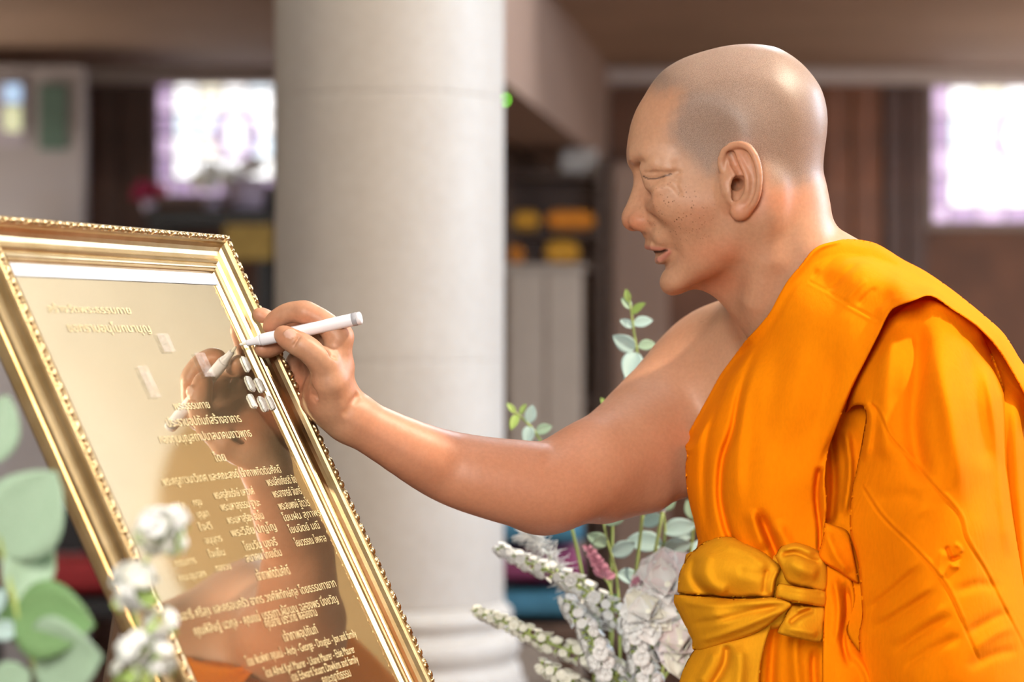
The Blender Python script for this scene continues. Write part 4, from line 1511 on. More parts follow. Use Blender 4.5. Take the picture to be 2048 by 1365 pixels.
for k in range(4):
    v, f = [], []
    nseg = 2
    for e in range(nseg):
        for w, t in PROF:
            a, b = ring_corner((k + e) % 4, w)
            v.append(fp(a, b, t))
    n = len(PROF)
    for i in range(n):
        j = (i + 1) % n
        f.append((i, j, n + j, n + i))
    f.append(tuple(range(n - 1, -1, -1)))
    f.append(tuple(range(n, 2 * n)))
    rail = fchild('rail', v, f, M_GOLD)
    # beading: ovals and small pearls along the rim
    bm = bmesh.new()
    a0, b0 = ring_corner(k, .0048)
    a1, b1 = ring_corner((k + 1) % 4, .0048)
    L = math.hypot(a1 - a0, b1 - b0)
    da, db = (a1 - a0) / L, (b1 - b0) / L
    s_, q_ = .003, 0
    dirv = U * da - VV * db
    crossv = NN.cross(dirv)
    while s_ < L - .003:
        half = (.0042, .0020, .0042, .0072)[q_ % 4]
        c = fp(a0 + da * (s_ + half), b0 + db * (s_ + half), .0158)
        R = Matrix((dirv, crossv, NN)).transposed().to_4x4()
        wid, hgt = (.0031, .0027) if q_ % 4 != 1 else (.0019, .0020)
        if q_ % 4 == 3:
            for sg in (-1, 1):                      # a pair of crossing leaves
                R2 = R @ Matrix.Rotation(sg * .42, 4, 'Z')
                bmesh.ops.create_icosphere(bm, subdivisions=1, radius=1.0, matrix=Matrix.Translation(c) @ R2 @ Matrix.Diagonal((half * .92, .0017, .0024, 1)))
        else:
            bmesh.ops.create_icosphere(bm, subdivisions=2 if k != 2 else 1, radius=1.0, matrix=Matrix.Translation(c) @ R @ Matrix.Diagonal((half, wid, hgt, 1)))
        s_ += half * 2 - .0002
        q_ += 1
    bmesh.ops.translate(bm, verts=bm.verts[:], vec=-frame.location)
    bd = bm_obj('beading', bm, M_GOLD, rail, True)
    bd['kind'] = 'stuff'

wi = .0352


def fquad(name, a0, b0, a1, b1, t0, t1, material, parent=None):
    v = [fp(a, b, t) for t in (t0, t1) for a, b in ((a0, b0), (a1, b0), (a1, b1), (a0, b1))]
    f = [(0, 1, 2, 3), (7, 6, 5, 4), (0, 4, 5, 1), (1, 5, 6, 2), (2, 6, 7, 3), (3, 7, 4, 0)]
    return fchild(name, v, f, material, parent=parent)


plaque = fquad('plaque', wi, wi, FW_ - wi, FH_ - wi, -.004, 0, M_PLAQUE)
fquad('pale_strip', wi, wi, FW_ - wi, wi + .0125, .0003, .0009, M_STRIP, plaque)  # bluish white strip along the plaque's top edge


def glass_material():
    t = NT('clear_glass')
    tr = t.n('ShaderNodeBsdfTransparent')
    gl = t.n('ShaderNodeBsdfGlossy')
    gl.inputs['Roughness'].default_value = 0.01
    mx = t.n('ShaderNodeMixShader')
    mx.inputs[0].default_value = 0.05
    t.l(tr.outputs[0], mx.inputs[1])
    t.l(gl.outputs[0], mx.inputs[2])
    t.l(mx.outputs[0], t.out.inputs[0])
    return t.m


TG = .0014
v = [fp(a, b, TG) for a, b in ((wi, wi), (FW_ - wi, wi), (FW_ - wi, FH_ - wi), (wi, FH_ - wi))]
fchild('glass_pane', v, [(3, 2, 1, 0)], glass_material())

# lettering: text, pixel of the start and the end of its base line, letter height in pixels
LINES = [('ขอกราบอนุโมทนาบุญ', 140, 670, 300, 660, 17), ('สร้างวัดพระธรรมกาย', 100, 632, 260, 622, 15),
         ('พระธรรมกาย', 352, 826, 418, 812, 15), ('ประธานอุปถัมภ์สร้างอาคาร', 338, 858, 482, 842, 17), ('กองทุนบุญสถาปนาสมาคมชาวพุทธ', 324, 893, 502, 870, 17),
         ('โดย', 432, 926, 452, 921, 16), ('พระครูภาวนาวิเทศ และคณะสงฆ์ เจ้าภาพกิตติมศักดิ์', 330, 980, 560, 940, 16),
         ('พระครูสังฆรักษ์ มหาวงศ์', 432, 1003, 508, 986, 15), ('พระมหาสุธรรม ฐานะ', 445, 1026, 520, 1010, 15), ('พระมหาสุริยะ ธมฺโม', 458, 1052, 527, 1036, 15), ('พระวิชัย ปญฺโญ', 466, 1078, 552, 1058, 15),
         ('โยมวัน นุชจรี', 494, 1110, 552, 1084, 15), ('สมาคม ไทยเดิม', 496, 1130, 562, 1108, 15),
         ('พระปลัดเกียรติ ชัย', 538, 978, 592, 962, 15), ('พระอาจารย์ จันทร์', 550, 1001, 602, 985, 15), ('พระสมพงษ์ ฐิตวโร', 562, 1026, 618, 1008, 15), ('โยมฝน สุภาพร', 570, 1048, 640, 1028, 14), ('โยมนิตย์ มณี', 582, 1072, 638, 1054, 14),
         ('โยมวรรณ ไพศาล', 594, 1098, 652, 1080, 14), ('พระสมุห์ สุข', 344, 1022, 372, 1016, 14), ('กรุง', 388, 1014, 404, 1010, 13), ('บุญมา', 396, 1038, 418, 1032, 13), ('ใจดี', 400, 1064, 424, 1058, 13), ('อนุบุตร', 412, 1090, 444, 1082, 13), ('ใจเย็น', 420, 1118, 450, 1110, 13),
         ('ทองวน', 434, 1146, 462, 1138, 13), ('กรรมการ', 352, 1136, 392, 1126, 13), ('คณะอุบาสก', 360, 1166, 412, 1152, 13),
         ('เจ้าภาพกิตติมศักดิ์', 518, 1166, 580, 1146, 18), ('คุณอารี ศรีสุข และครอบครัว อาทร วงศ์พิทักษ์กุล โดยธรรมทายาท', 352, 1258, 668, 1164, 17),
         ('คุณพิสิษฐ์ นวกุล - คุณแม่ บรรเทา ผู้มีบุญ ฉลองพร มิ่งขวัญ', 396, 1284, 672, 1196, 17), ('คุณยาย ประวิทย์ พลอยงาม', 536, 1264, 632, 1226, 17), ('เจ้าภาพอุปถัมภ์', 572, 1290, 634, 1262, 17),
         ('โดย พิมพ์พา คุณแม่ - Andy - George - Douglas - Jon and family', 504, 1352, 706, 1258, 16), ('โดย Alfred Karl Maurer - Liliane Maurer - Elsie Maurer', 540, 1372, 704, 1292, 16), ('โดย Edward Stuart Dawkins and family', 590, 1378, 712, 1314, 16),
         ('คณะญาติธรรม', 650, 1376, 700, 1348, 16)]
for txt, xa, ya, xb, yb, hpx in LINES:
    cu = bpy.data.curves.new('lettering', 'FONT')
    cu.body = txt
    cu.size = 1.0
    tmp = bpy.data.objects.new('lettering_source', cu)
    COL.objects.link(tmp)
    bpy.context.view_layer.update()
    dg = bpy.context.evaluated_depsgraph_get()
    me = bpy.data.meshes.new_from_object(tmp.evaluated_get(dg))
    bpy.data.objects.remove(tmp)
    bpy.data.curves.remove(cu)
    if not len(me.vertices):
        continue
    co = np.empty(len(me.vertices) * 3)
    me.vertices.foreach_get('co', co)
    co = co.reshape(-1, 3)
    a0, b0, q0 = plate_ab(xa, ya)
    a1, b1, q1 = plate_ab(xb, yb)
    bmid = (b0 + b1) / 2
    sx = (a1 - a0) / max(co[:, 0].max() - co[:, 0].min(), .01)
    sy = hpx * q0.y / F / .885 / 0.68
    out = [fp(a0 + (x - co[:, 0].min()) * sx, bmid - y * sy, .0006) - frame.location for x, y, z in co]
    me.vertices.foreach_set('co', np.array(out).ravel())
    me.materials.append(M_PRINT)
    me.update()
    o = link(bpy.data.objects.new('lettering', me), plaque)


# dabs of paint and slips of clear tape on the glass
def flake(name, px, py, wpx, hpx, material, seed, t=TG, skew=.5, parent=None):
    a, b, q = plate_ab(px, py, t)
    s = q.y / F
    r = np.random.default_rng(seed)
    w, h = wpx * s / .38, hpx * s / .885
    bm = bmesh.new()
    n = 14
    ring = []
    for i in range(n):
        th = 2 * math.pi * i / n
        k = 1 + r.uniform(-.14, .14)
        x = math.copysign(abs(math.cos(th)) ** .6, math.cos(th)) * w * .5 * k
        y = math.copysign(abs(math.sin(th)) ** .6, math.sin(th)) * h * .5 * k
        ring.append((x, y))
    top = [bm.verts.new(fp(a + x * .85, b + y * .85, t + .0009) - frame.location) for x, y in ring]
    bot = [bm.verts.new(fp(a + x, b + y, .0002) - frame.location) for x, y in ring]
    mid = bm.verts.new(fp(a, b, t + .0014) - frame.location)
    for i in range(n):
        j = (i + 1) % n
        bm.faces.new((top[i], top[j], mid))
        bm.faces.new((bot[i], bot[j], top[j], top[i]))
    return bm_obj(name, bm, material, frame)


for i, (x, y) in enumerate(((494, 728), (502, 767), (521, 770), (506, 802), (528, 808), (544, 806))):
    flake('paint_dab', x, y, 7, 30, M_DAB, i)


def tape_material():
    t = NT('clear_tape')
    tr = t.n('ShaderNodeBsdfTransparent')
    d = t.n('ShaderNodeBsdfDiffuse')
    d.inputs[0].default_value = (.9, .84, .86, 1)
    mx = t.n('ShaderNodeMixShader')
    t.l(t.ramp(t.noise(150, 2), [(.3, (.05, .05, .05)), (.7, (.16, .16, .16))]), mx.inputs[0])
    t.l(tr.outputs[0], mx.inputs[1])
    t.l(d.outputs[0], mx.inputs[2])
    t.l(mx.outputs[0], t.out.inputs[0])
    return t.m


M_TAPE = tape_material()
for x, y, w, h in ((332, 686, .0100, .018), (298, 764, .0085, .030), (409, 730, .0095, .024)):
    a, b, q = plate_ab(x, y, TG)
    fquad('tape_slip', a - w, b - h / 2, a + w, b + h / 2, TG + .0002, TG + .0006, M_TAPE)

# easel behind the frame
M_EASEL = simple('easel_wood', (.10, .055, .03), 0.5, var=.25, scale=20)
ea = fp(FW_ / 2, FH_, -.03)
easel = empty('easel', (ea.x, ea.y, 0))
tag(easel, 'dark wooden easel standing behind and under the gilded frame', 'easel')


def bar(name, p, q, r, material, root):
    v, f = tube_data([p, q], r, 8)
    o = mesh_obj(name, [Vector(x) - root.location for x in v], f, material, root, False)
    return o


for sg in (-1, 1):
    top = fp(FW_ / 2 + sg * .03, .05, -.036)
    low = fp(FW_ / 2 + sg * .16, FH_, -.040)
    dirn = (low - top).normalized()
    bar('leg', top, low + dirn * ((low.z - .012) / -dirn.z), .011, M_EASEL, easel)
hinge = fp(FW_ / 2, .20, -.05)
bar('leg', hinge, Vector((hinge.x - NH.x * -.02, hinge.y - NH.y * -.02, .012)) - NH * .22, .011, M_EASEL, easel)
v = [fp(a, b, t) for t in (-.05, .03) for a, b in ((.04, FH_ + .0005), (FW_ - .04, FH_ + .0005), (FW_ - .04, FH_ + .022), (.04, FH_ + .022))]
mesh_obj('ledge', [Vector(x) - easel.location for x in v], [(0, 1, 2, 3), (7, 6, 5, 4), (0, 4, 5, 1), (1, 5, 6, 2), (2, 6, 7, 3), (3, 7, 4, 0)], M_EASEL, easel, False)

# ------------------------------------------------------------------ marker pen in the hand
_, _, tip = plate_ab(479, 690, TG + .0006)
PEN_END = P(723, 636, tip.y - .016)
pd = (PEN_END - tip)
PL = pd.length
pd.normalize()
pen = empty('marker_pen', tip)
tag(pen, 'white marker pen with grey ring held in the raised right hand', 'pen')
M_PENW = simple('white_plastic', (.86, .84, .90), 0.35, var=.02)
M_PENG = simple('grey_plastic', (.36, .36, .40), 0.4, var=.05)
M_NIB = simple('felt_nib', (.90, .86, .74), 0.8, var=.1)


def pen_part(name, prof, material):
    q = pd.to_track_quat('Z', 'Y')
    v, f = lathe_data(prof, 32)
    return mesh_obj(name, [q @ Vector(x) for x in v], f, material, pen)


pen_part('nib', [(.0006, 0), (.0012, .0008), (.0015, .005), (.0015, .009)], M_NIB)
pen_part('grip', [(.0022, .0065), (.0029, .0075), (.0032, .012), (.0040, .0165), (.0048, .0185), (.0052, .021)], M_PENW)
pen_part('barrel', [(.0053, .0205), (.0057, .022), (.0059, .03), (.0060, PL - .009), (.0060, PL - .0085)], M_PENW)
pen_part('ring', [(.0060, PL - .0088), (.0062, PL - .0085), (.0062, PL - .0045), (.0060, PL - .0042)], M_PENG)
pen_part('end_cap', [(.0060, PL - .0044), (.0060, PL - .0016), (.0056, PL - .0006), (.0048, PL)], M_PENW)
PEN_AXIS = (tip, PEN_END)

# ------------------------------------------------------------------ flowers and leaves
def leaf_material(name, c0, c1, thin=.25):
    t = NT(name)
    f = t.noise(45, 3)
    c = t.ramp(f, [(0.3, c0), (0.7, c1)])
    t.base(c)
    t.set(Roughness=0.55)
    tr = t.n('ShaderNodeBsdfTranslucent')
    t.l(c, tr.inputs[0])
    mx = t.n('ShaderNodeMixShader')
    mx.inputs[0].default_value = thin
    t.l(t.b.outputs[0], mx.inputs[1])
    t.l(tr.outputs[0], mx.inputs[2])
    t.l(mx.outputs[0], t.out.inputs[0])
    return t.m


M_TEAL = leaf_material('eucalyptus_blue', (.40, .56, .54), (.52, .68, .66))
M_SAGE = leaf_material('eucalyptus_sage', (.32, .47, .33), (.44, .60, .45))
M_LEAF = leaf_material('young_leaf', (.34, .50, .12), (.48, .64, .20))
M_DEEP = leaf_material('deep_leaf', (.16, .30, .12), (.24, .42, .18))
M_STEM = simple('green_stem', (.34, .42, .12), 0.6)
M_WHITE = leaf_material('white_petal', (.90, .91, .90), (.96, .96, .95), .14)
M_CREAM = leaf_material('cream_petal', (.88, .87, .74), (.95, .94, .85), .14)
M_BLUSH = leaf_material('blush_petal', (.90, .80, .81), (.95, .89, .89), .18)
M_PINK = leaf_material('pink_petal', (.66, .30, .42), (.78, .42, .52))
M_VASE = simple('white_vase', (.75, .74, .72), 0.3, var=.03)
M_STAND = simple('stand_cloth', (.70, .68, .66), 0.8, var=.04)


def leaf_mesh(name, material, w=.5, cup=.12, n=10, m=6, tip=1.0, bend=.12):
    """Unit leaf along +X with thickness, midrib and cupped blade."""
    vs, fs = [], []
    for side in (0, 1):
        for i in range(n + 1):
            u = i / n
            if tip == 1.0:
                half = w * .5 * (math.sin(math.pi * min(u, 1) ** .85) ** .75 if 0 < u < 1 else 0.0)
            else:                                   # broad rounded petal
                half = w * .5 * (1 - (1 - u) ** 2.0) * math.sqrt(max(1 - u ** 5, 0))
            for j in range(m + 1):
                q = (j / m) * 2 - 1
                z = cup * (abs(q) ** 1.5) * half * 2 - bend * (u - .3) ** 2 + .010 * math.sin(u * 9) * abs(q)
                vs.append((u, q * half, z - side * .012))
    row = m + 1
    off = (n + 1) * row
    for i in range(n):
        for j in range(m):
            a = i * row + j
            fs.append((a, a + row, a + row + 1, a + 1))
            fs.append((off + a, off + a + 1, off + a + row + 1, off + a + row))
    for i in range(n):
        for j in (0, m):
            a = i * row + j
            fs.append((a, off + a, off + a + row, a + row) if j == 0 else (a, a + row, off + a + row, off + a))
    me = bpy.data.meshes.new(name)
    me.from_pydata(vs, [], fs)
    me.polygons.foreach_set('use_smooth', [True] * len(me.polygons))
    me.materials.append(material)
    me.update()
    return me


LEAF = {k: leaf_mesh('leaf', m, w, c) for k, (m, w, c) in {'teal': (M_TEAL, .62, .18), 'sage': (M_SAGE, .66, .16), 'young': (M_LEAF, .50, .22), 'deep': (M_DEEP, .60, .15),
                                                          'sageround': (M_SAGE, .88, .10), 'deepround': (M_DEEP, .80, .10)}.items()}
PETAL = {k: leaf_mesh('petal', m, w, .45, 8, 6, tip=.5, bend=.45) for k, (m, w) in {'white': (M_WHITE, .95), 'cream': (M_CREAM, .95), 'blush': (M_BLUSH, 1.0), 'pink': (M_PINK, .8)}.items()}


def place(me, name, base, tip, root, face=None, size=None):
    """Object along base->tip; its upper side turned towards the direction `face`."""
    base, tip = Vector(base), Vector(tip)
    x = (tip - base)
    L = x.length
    x.normalize()
    face = Vector(face or (0, -1, .25)).normalized()
    y = face.cross(x)
    if y.length < 1e-3:
        y = Vector((0, 0, 1)).cross(x)
    y.normalize()
    z = x.cross(y)
    o = link(bpy.data.objects.new(name, me), root)
    s = size or L
    M = Matrix((x, y, z)).transposed().to_4x4()
    o.matrix_basis = Matrix.Translation(base - root.location) @ M @ Matrix.Diagonal((s, s, s, 1))
    return o


def stem_of(root, pts, r0=.0022, r1=.001, material=None, name='stem'):
    pp = [Vector(p) - root.location for p in spline([tuple(p) for p in pts], 6)]
    n = len(pp)
    v, f = tube_data(pp, [r0 + (r1 - r0) * i / (n - 1) for i in range(n)], 6)
    return mesh_obj(name, v, f, material or M_STEM, root)


def sprig(name, label, foot, path, leaves, Y, group, r0=.0022):
    """leaves: (kind, base px, base py, tip px, tip py, dy tip)."""
    pts = [foot] + [P(x, y, Y) for x, y in path]
    root = empty(name, pts[0])
    tag(root, label, 'foliage', group)
    stem_of(root, pts, r0)
    for k, (kind, x0, y0, x1, y1, dy) in enumerate(leaves):
        r = random.Random(k * 7 + int(x0))
        place(LEAF[kind], 'leaf', P(x0, y0, Y), P(x1, y1, Y + dy), root, (r.uniform(-.5, .5), -1, r.uniform(-.1, .6)))
    return root


YF = 2.66
VASE = P(1235, 1500, YF)
vz = VASE.z
vase = empty('vase', (VASE.x, VASE.y, vz - .24))
tag(vase, 'white vase holding the white bouquet behind the arm, below the picture', 'vase')
v, f = lathe_data([(.045, 0), (.055, .004), (.060, .05), (.072, .12), (.070, .17), (.052, .21), (.050, .235), (.056, .245), (.050, .244), (.044, .225), (.05, .19)], 40)
mesh_obj('vase_body', v, f, M_VASE, vase)
stand = empty('flower_stand', (VASE.x, VASE.y, 0))
tag(stand, 'round cloth covered stand under the vase of white flowers', 'stand')
top = vz - .24
v, f = lathe_data([(.15, top - .03), (.16, top - .02), (.16, top - .004), (.155, top)], 40)
mesh_obj('top', v, f, M_STAND, stand)
v, f = lathe_data([(.12, 0), (.12, .02), (.03, .05), (.03, top - .03)], 32)
mesh_obj('column', v, f, M_STAND, stand)


def foot(dx=0.0, dy=0.0):
    return Vector((VASE.x + dx, VASE.y + dy, vz - .02))


G1 = 'eucalyptus sprigs of the white bouquet'
sprig('eucalyptus_sprig', 'tall eucalyptus sprig rising above the bent elbow beside the face', foot(.01), [(1262, 1250), (1290, 980), (1292, 800), (1272, 690), (1262, 620), (1256, 590)],
      [('young', 1258, 606, 1252, 578, 0), ('sage', 1262, 618, 1243, 596, .0), ('young', 1264, 628, 1290, 606, -.01), ('teal', 1266, 650, 1306, 640, .0), ('teal', 1266, 655, 1240, 640, 0),
       ('teal', 1270, 700, 1226, 672, -.01), ('teal', 1272, 704, 1254, 760, -.02), ('sage', 1276, 694, 1312, 688, .0), ('teal', 1284, 740, 1246, 760, .01), ('sage', 1290, 780, 1330, 770, .01)], YF, G1)
sprig('eucalyptus_sprig', 'low eucalyptus sprig with yellow green tip between column and elbow', foot(-.02), [(1180, 1250), (1140, 1040), (1100, 920), (1070, 865), (1042, 835), (1022, 820)],
      [('young', 1030, 828, 1014, 806, 0), ('young', 1034, 830, 1022, 860, -.01), ('young', 1040, 830, 1052, 808, 0), ('teal', 1056, 848, 1066, 810, 0), ('teal', 1060, 852, 1052, 890, -.01), ('sage', 1072, 866, 1104, 852, .0),
       ('sage', 1080, 880, 1076, 918, 0), ('teal', 1096, 900, 1128, 884, .01), ('young', 1110, 930, 1092, 965, 0)], YF + .03, G1)
sprig('eucalyptus_sprig', 'small leaf tip of eucalyptus peeping over the forearm near the shoulder', foot(.0), [(1220, 1250), (1225, 1040), (1218, 900), (1214, 830), (1212, 806)],
      [('young', 1212, 815, 1202, 796, 0), ('young', 1213, 818, 1228, 800, 0), ('sage', 1215, 850, 1240, 838, 0), ('sage', 1217, 860, 1190, 850, 0)], YF + .05, G1)
sprig('eucalyptus_sprig', 'eucalyptus sprig with blue green leaves under the upper arm', foot(.02), [(1290, 1280), (1320, 1140), (1330, 1060), (1322, 1005), (1318, 985)],
      [('teal', 1326, 1090, 1250, 1082, 0), ('teal', 1326, 1065, 1392, 1050, 0), ('sage', 1322, 1020, 1352, 996, 0), ('young', 1320, 1010, 1290, 1018, 0), ('teal', 1322, 1030, 1282, 1052, .01), ('teal', 1324, 1100, 1384, 1088, 0), ('young', 1318, 992, 1310, 970, 0),
       ('teal', 1328, 1120, 1278, 1132, 0), ('sage', 1330, 1130, 1372, 1120, 0)], YF + .02, G1)
sprig('eucalyptus_sprig', 'eucalyptus sprig with olive leaves right under the elbow', foot(.0), [(1240, 1290), (1234, 1160), (1214, 1080), (1204, 1030)],
      [('sage', 1212, 1070, 1186, 1100, 0), ('sageround', 1208, 1050, 1246, 1000, 0), ('deep', 1206, 1045, 1196, 1000, 0), ('teal', 1222, 1110, 1272, 1086, 0), ('young', 1228, 1140, 1200, 1150, 0), ('teal', 1234, 1150, 1284, 1160, .01), ('deep', 1238, 1190, 1214, 1210, .01), ('sage', 1216, 1090, 1174, 1070, 0)], YF, G1)
sprig('eucalyptus_sprig', 'short eucalyptus sprig next to the pale peony by the sash', foot(.04), [(1330, 1300), (1366, 1200), (1382, 1100), (1390, 1020)],
      [('sage', 1388, 1040, 1374, 1000, 0), ('teal', 1384, 1075, 1340, 1060, 0), ('teal', 1380, 1110, 1424, 1090, .02), ('sage', 1376, 1130, 1336, 1110, 0), ('teal', 1372, 1160, 1410, 1150, .02)], YF + .06, G1)


# white flower spikes: many small four petalled florets along a stem
def floret_mesh(name, mat, mat2):
    bm = bmesh.new()
    for k in range(5):
        a = 2 * math.pi * k / 5
        d = Vector((math.cos(a), math.sin(a), .55)).normalized()
        side = Vector((-math.sin(a), math.cos(a), 0))
        c = d * .62
        pts = [Vector((0, 0, 0)), c * .55 + side * .33, c + side * .36 + Vector((0, 0, .12)), c * 1.25 + Vector((0, 0, .05)), c - side * .36 + Vector((0, 0, .12)), c * .55 - side * .33]
        mid = bm.verts.new(c * .62 - Vector((0, 0, .10)))
        ring = [bm.verts.new(p) for p in pts]
        low = [bm.verts.new(p - d * .03 - Vector((0, 0, .05))) for p in pts]
        for i in range(6):
            j = (i + 1) % 6
            bm.faces.new((ring[i], ring[j], mid))
            bm.faces.new((ring[j], ring[i], low[i], low[j]))
    bmesh.ops.create_icosphere(bm, subdivisions=1, radius=.22, matrix=Matrix.Translation((0, 0, .12)))
    for fc in bm.faces:
        fc.material_index = 0
    r = bmesh.ops.create_cone(bm, segments=6, radius1=.10, radius2=.26, depth=.5, cap_ends=True, matrix=Matrix.Translation((0, 0, -.22)))
    for vv in r['verts']:
        for fc in vv.link_faces:
            fc.material_index = 1
    me = bpy.data.meshes.new(name)
    bm.to_mesh(me)
    bm.free()
    me.polygons.foreach_set('use_smooth', [True] * len(me.polygons))
    me.materials.append(mat)
    me.materials.append(mat2)
    return me


FLORET = floret_mesh('floret', M_WHITE, M_STEM)
FLORET_C = floret_mesh('floret', M_CREAM, M_STEM)


def spike(label, path, Y, n, size0, size1, spread, group, me=None, ft=None, seed=1):
    rr = random.Random(seed)
    pts = [ft or foot()] + [P(x, y, Y + d) for x, y, d in path]
    root = empty('flower_spike', pts[0])
    tag(root, label, 'flower', group)
    stem_of(root, pts, .0022, .0009)
    pp = [Vector(p) for p in spline([tuple(p) for p in pts[1:]], 12)]
    for i in range(n):
        u = (i + .5) / n
        q = pp[min(int(u * (len(pp) - 1)), len(pp) - 2)]
        t = (pp[min(int(u * (len(pp) - 1)) + 1, len(pp) - 1)] - q).normalized()
        ang = i * 2.4 + rr.uniform(-.4, .4)
        a = t.cross(Vector((0.2, 1, .1))).normalized()
        b = t.cross(a)
        d = (a * math.cos(ang) + b * math.sin(ang) + t * .35).normalized()
        s = 1.28 * (size0 + (size1 - size0) * u) * rr.uniform(.8, 1.2)
        o = link(bpy.data.objects.new('floret', me or FLORET), root)
        M = d.to_track_quat('Z', 'X').to_matrix().to_4x4()
        o.matrix_basis = Matrix.Translation(q + d * (spread * (1 - .6 * u)) - root.location) @ M @ Matrix.Diagonal((s, s, s, 1))
    return root


G2 = 'white flower spikes of the bouquet behind the arm'
spike('white flower spike slanting down right from under the elbow', [(1270, 1262, 0), (1215, 1215, -.01), (1150, 1168, -.02), (1080, 1136, -.02), (1030, 1115, -.02), (996, 1096, -.02)], YF, 66, .0092, .0052, .010, G2, seed=2)
spike('cream flower spike reaching over the column base', [(1240, 1340, 0), (1160, 1310, -.02), (1090, 1284, -.03), (1030, 1256, -.03), (985, 1236, -.03), (948, 1222, -.03)], YF, 66, .0082, .0046, .009, G2, me=FLORET_C, seed=3)
spike('thick white flower spike in the heart of the bouquet', [(1250, 1400, -.03), (1215, 1340, -.05), (1190, 1290, -.06), (1160, 1240, -.06), (1130, 1200, -.05)], YF, 46, .0115, .0070, .012, G2, seed=4)
spike('white flower spike leaning right beside the sash', [(1290, 1400, -.03), (1290, 1340, -.05), (1270, 1280, -.06), (1262, 1230, -.06)], YF, 40, .0120, .0075, .013, G2, seed=5)
spike('cream flower cluster at the lower edge of the bouquet', [(1220, 1440, -.04), (1170, 1390, -.06), (1120, 1355, -.06), (1080, 1330, -.06)], YF, 34, .0105, .0065, .011, G2, me=FLORET_C, seed=6)


# feathery white plume: fine threads
def plume(label, path, Y, n, seed):
    rr = random.Random(seed)
    pts = [foot()] + [P(x, y, Y) for x, y in path]
    root = empty('feathery_plume', pts[0])
    tag(root, label, 'flower')
    stem_of(root, pts, .0016, .0006)
    pp = [Vector(p) for p in spline([tuple(p) for p in pts[1:]], 12)]
    vs, fs = [], []
    for i in range(n):
        u = rr.random()
        q = pp[int(u * (len(pp) - 1))]
        d = Vector((rr.gauss(-.25, 1), rr.gauss(-.1, .8), rr.gauss(.55, .8))).normalized()
        L = rr.uniform(.010, .024)
        v, f = tube_data([q, q + d * L * .6, q + d * L + Vector((0, 0, -.002))], [.0005, .0005, .0003], 3)
        o = len(vs)
        vs += v
        fs += [tuple(k + o for k in ff) for ff in f]
    o = mesh_obj('threads', [Vector(x) - root.location for x in vs], fs, M_WHITE, root)
    o['kind'] = 'stuff'
    return root


plume('feathery white plume just below the elbow', [(1200, 1260), (1150, 1190), (1110, 1130), (1075, 1085), (1055, 1068)], YF + .01, 620, 4)


# large pale blooms
def bloom(name, label, c, R, Y, kinds, seed, rings=((4, .35, 1.0), (6, .6, .8), (8, .9, .45), (9, 1.0, .1)), group=None, ft=None):
    rr = random.Random(seed)
    cen = P(c[0], c[1], Y)
    root = empty(name, ft or foot())
    tag(root, label, 'flower', group)
    stem_of(root, [root.location, (root.location + cen) / 2 + Vector((0, .01, 0)), cen], .0022, .0018)
    axis = Vector((-.35, -1, .45)).normalized()
    a = axis.cross(Vector((0, 0, 1))).normalized()
    b = axis.cross(a)
    for n, rad, lift in rings:
        for k in range(n):
            th = 2 * math.pi * k / n + rr.uniform(-.2, .2) + rad
            out = a * math.cos(th) + b * math.sin(th)
            d = (out * rad + axis * lift).normalized()
            place(PETAL[kinds[k % len(kinds)]], 'petal', cen, cen + d * R * rr.uniform(.85, 1.1), root, axis - out * .6)
    bm = bmesh.new()
    bmesh.ops.create_icosphere(bm, subdivisions=2, radius=R * .18, matrix=Matrix.Translation(cen + axis * R * .12 - root.location))
    bm_obj('flower_centre', bm, M_CREAM, root, True)
    return root


bloom('peony', 'large blush white peony against the golden sash', (1340, 1175), .040, YF - .05, ('blush', 'white'), 3)
bloom('peony', 'white bloom lower left of the blush peony', (1300, 1228), .032, YF - .06, ('white', 'white', 'cream'), 5)
bloom('peony', 'pale bloom lowest beside the sash tail', (1366, 1290), .034, YF - .05, ('blush', 'cream'), 8)
bloom('rosebud', 'small pink bud left of the blush peony', (1278, 1170), .014, YF - .05, ('pink', 'blush'), 9, ((3, .3, 1.0), (4, .5, .8)))
bloom('rosebud', 'white and pink bud high under the upper arm', (1326, 1018), .012, YF, ('white', 'blush'), 12, ((3, .3, 1.0), (4, .55, .8)))
# mauve spike
rootm = empty('mauve_flower', foot(-.01))
tag(rootm, 'mauve pink flower spike between white plume and eucalyptus', 'flower')
stem_of(rootm, [rootm.location, P(1225, 1220, YF), P(1205, 1150, YF), P(1180, 1105, YF)], .0018, .0010)
rr = random.Random(5)
for i in range(26):
    u = i / 25
    q = P(1210 - 34 * u, 1160 - 62 * u, YF - .005)
    th = i * 2.4
    d = Vector((math.cos(th), math.sin(th) * .8 - .2, .6)).normalized()
    place(PETAL['pink'], 'petal', q, q + d * (.013 - .006 * u), rootm, (0, -1, .3))

# ------------------------------------------------------------------ foreground plants at the lower left
YN = 1.52
V2 = P(150, 1620, YN)
vase2 = empty('vase', (V2.x, V2.y, V2.z - .22))
tag(vase2, 'white vase holding the near foreground sprigs, below the picture', 'vase')
v, f = lathe_data([(.040, 0), (.050, .004), (.058, .06), (.060, .12), (.046, .18), (.044, .215), (.050, .225), (.044, .224), (.040, .20), (.045, .16)], 40)
mesh_obj('vase_body', v, f, M_VASE, vase2)
top = V2.z - .22
stand2 = empty('flower_stand', (V2.x, V2.y, 0))
tag(stand2, 'round stand in the near left corner under the foreground vase', 'stand')
v, f = lathe_data([(.12, top - .03), (.13, top - .02), (.13, top - .004), (.125, top)], 40)
mesh_obj('top', v, f, M_STAND, stand2)
v, f = lathe_data([(.11, 0), (.11, .02), (.03, .05), (.03, top - .03)], 32)
mesh_obj('column', v, f, M_STAND, stand2)
f2 = Vector((V2.x, V2.y, V2.z - .02))
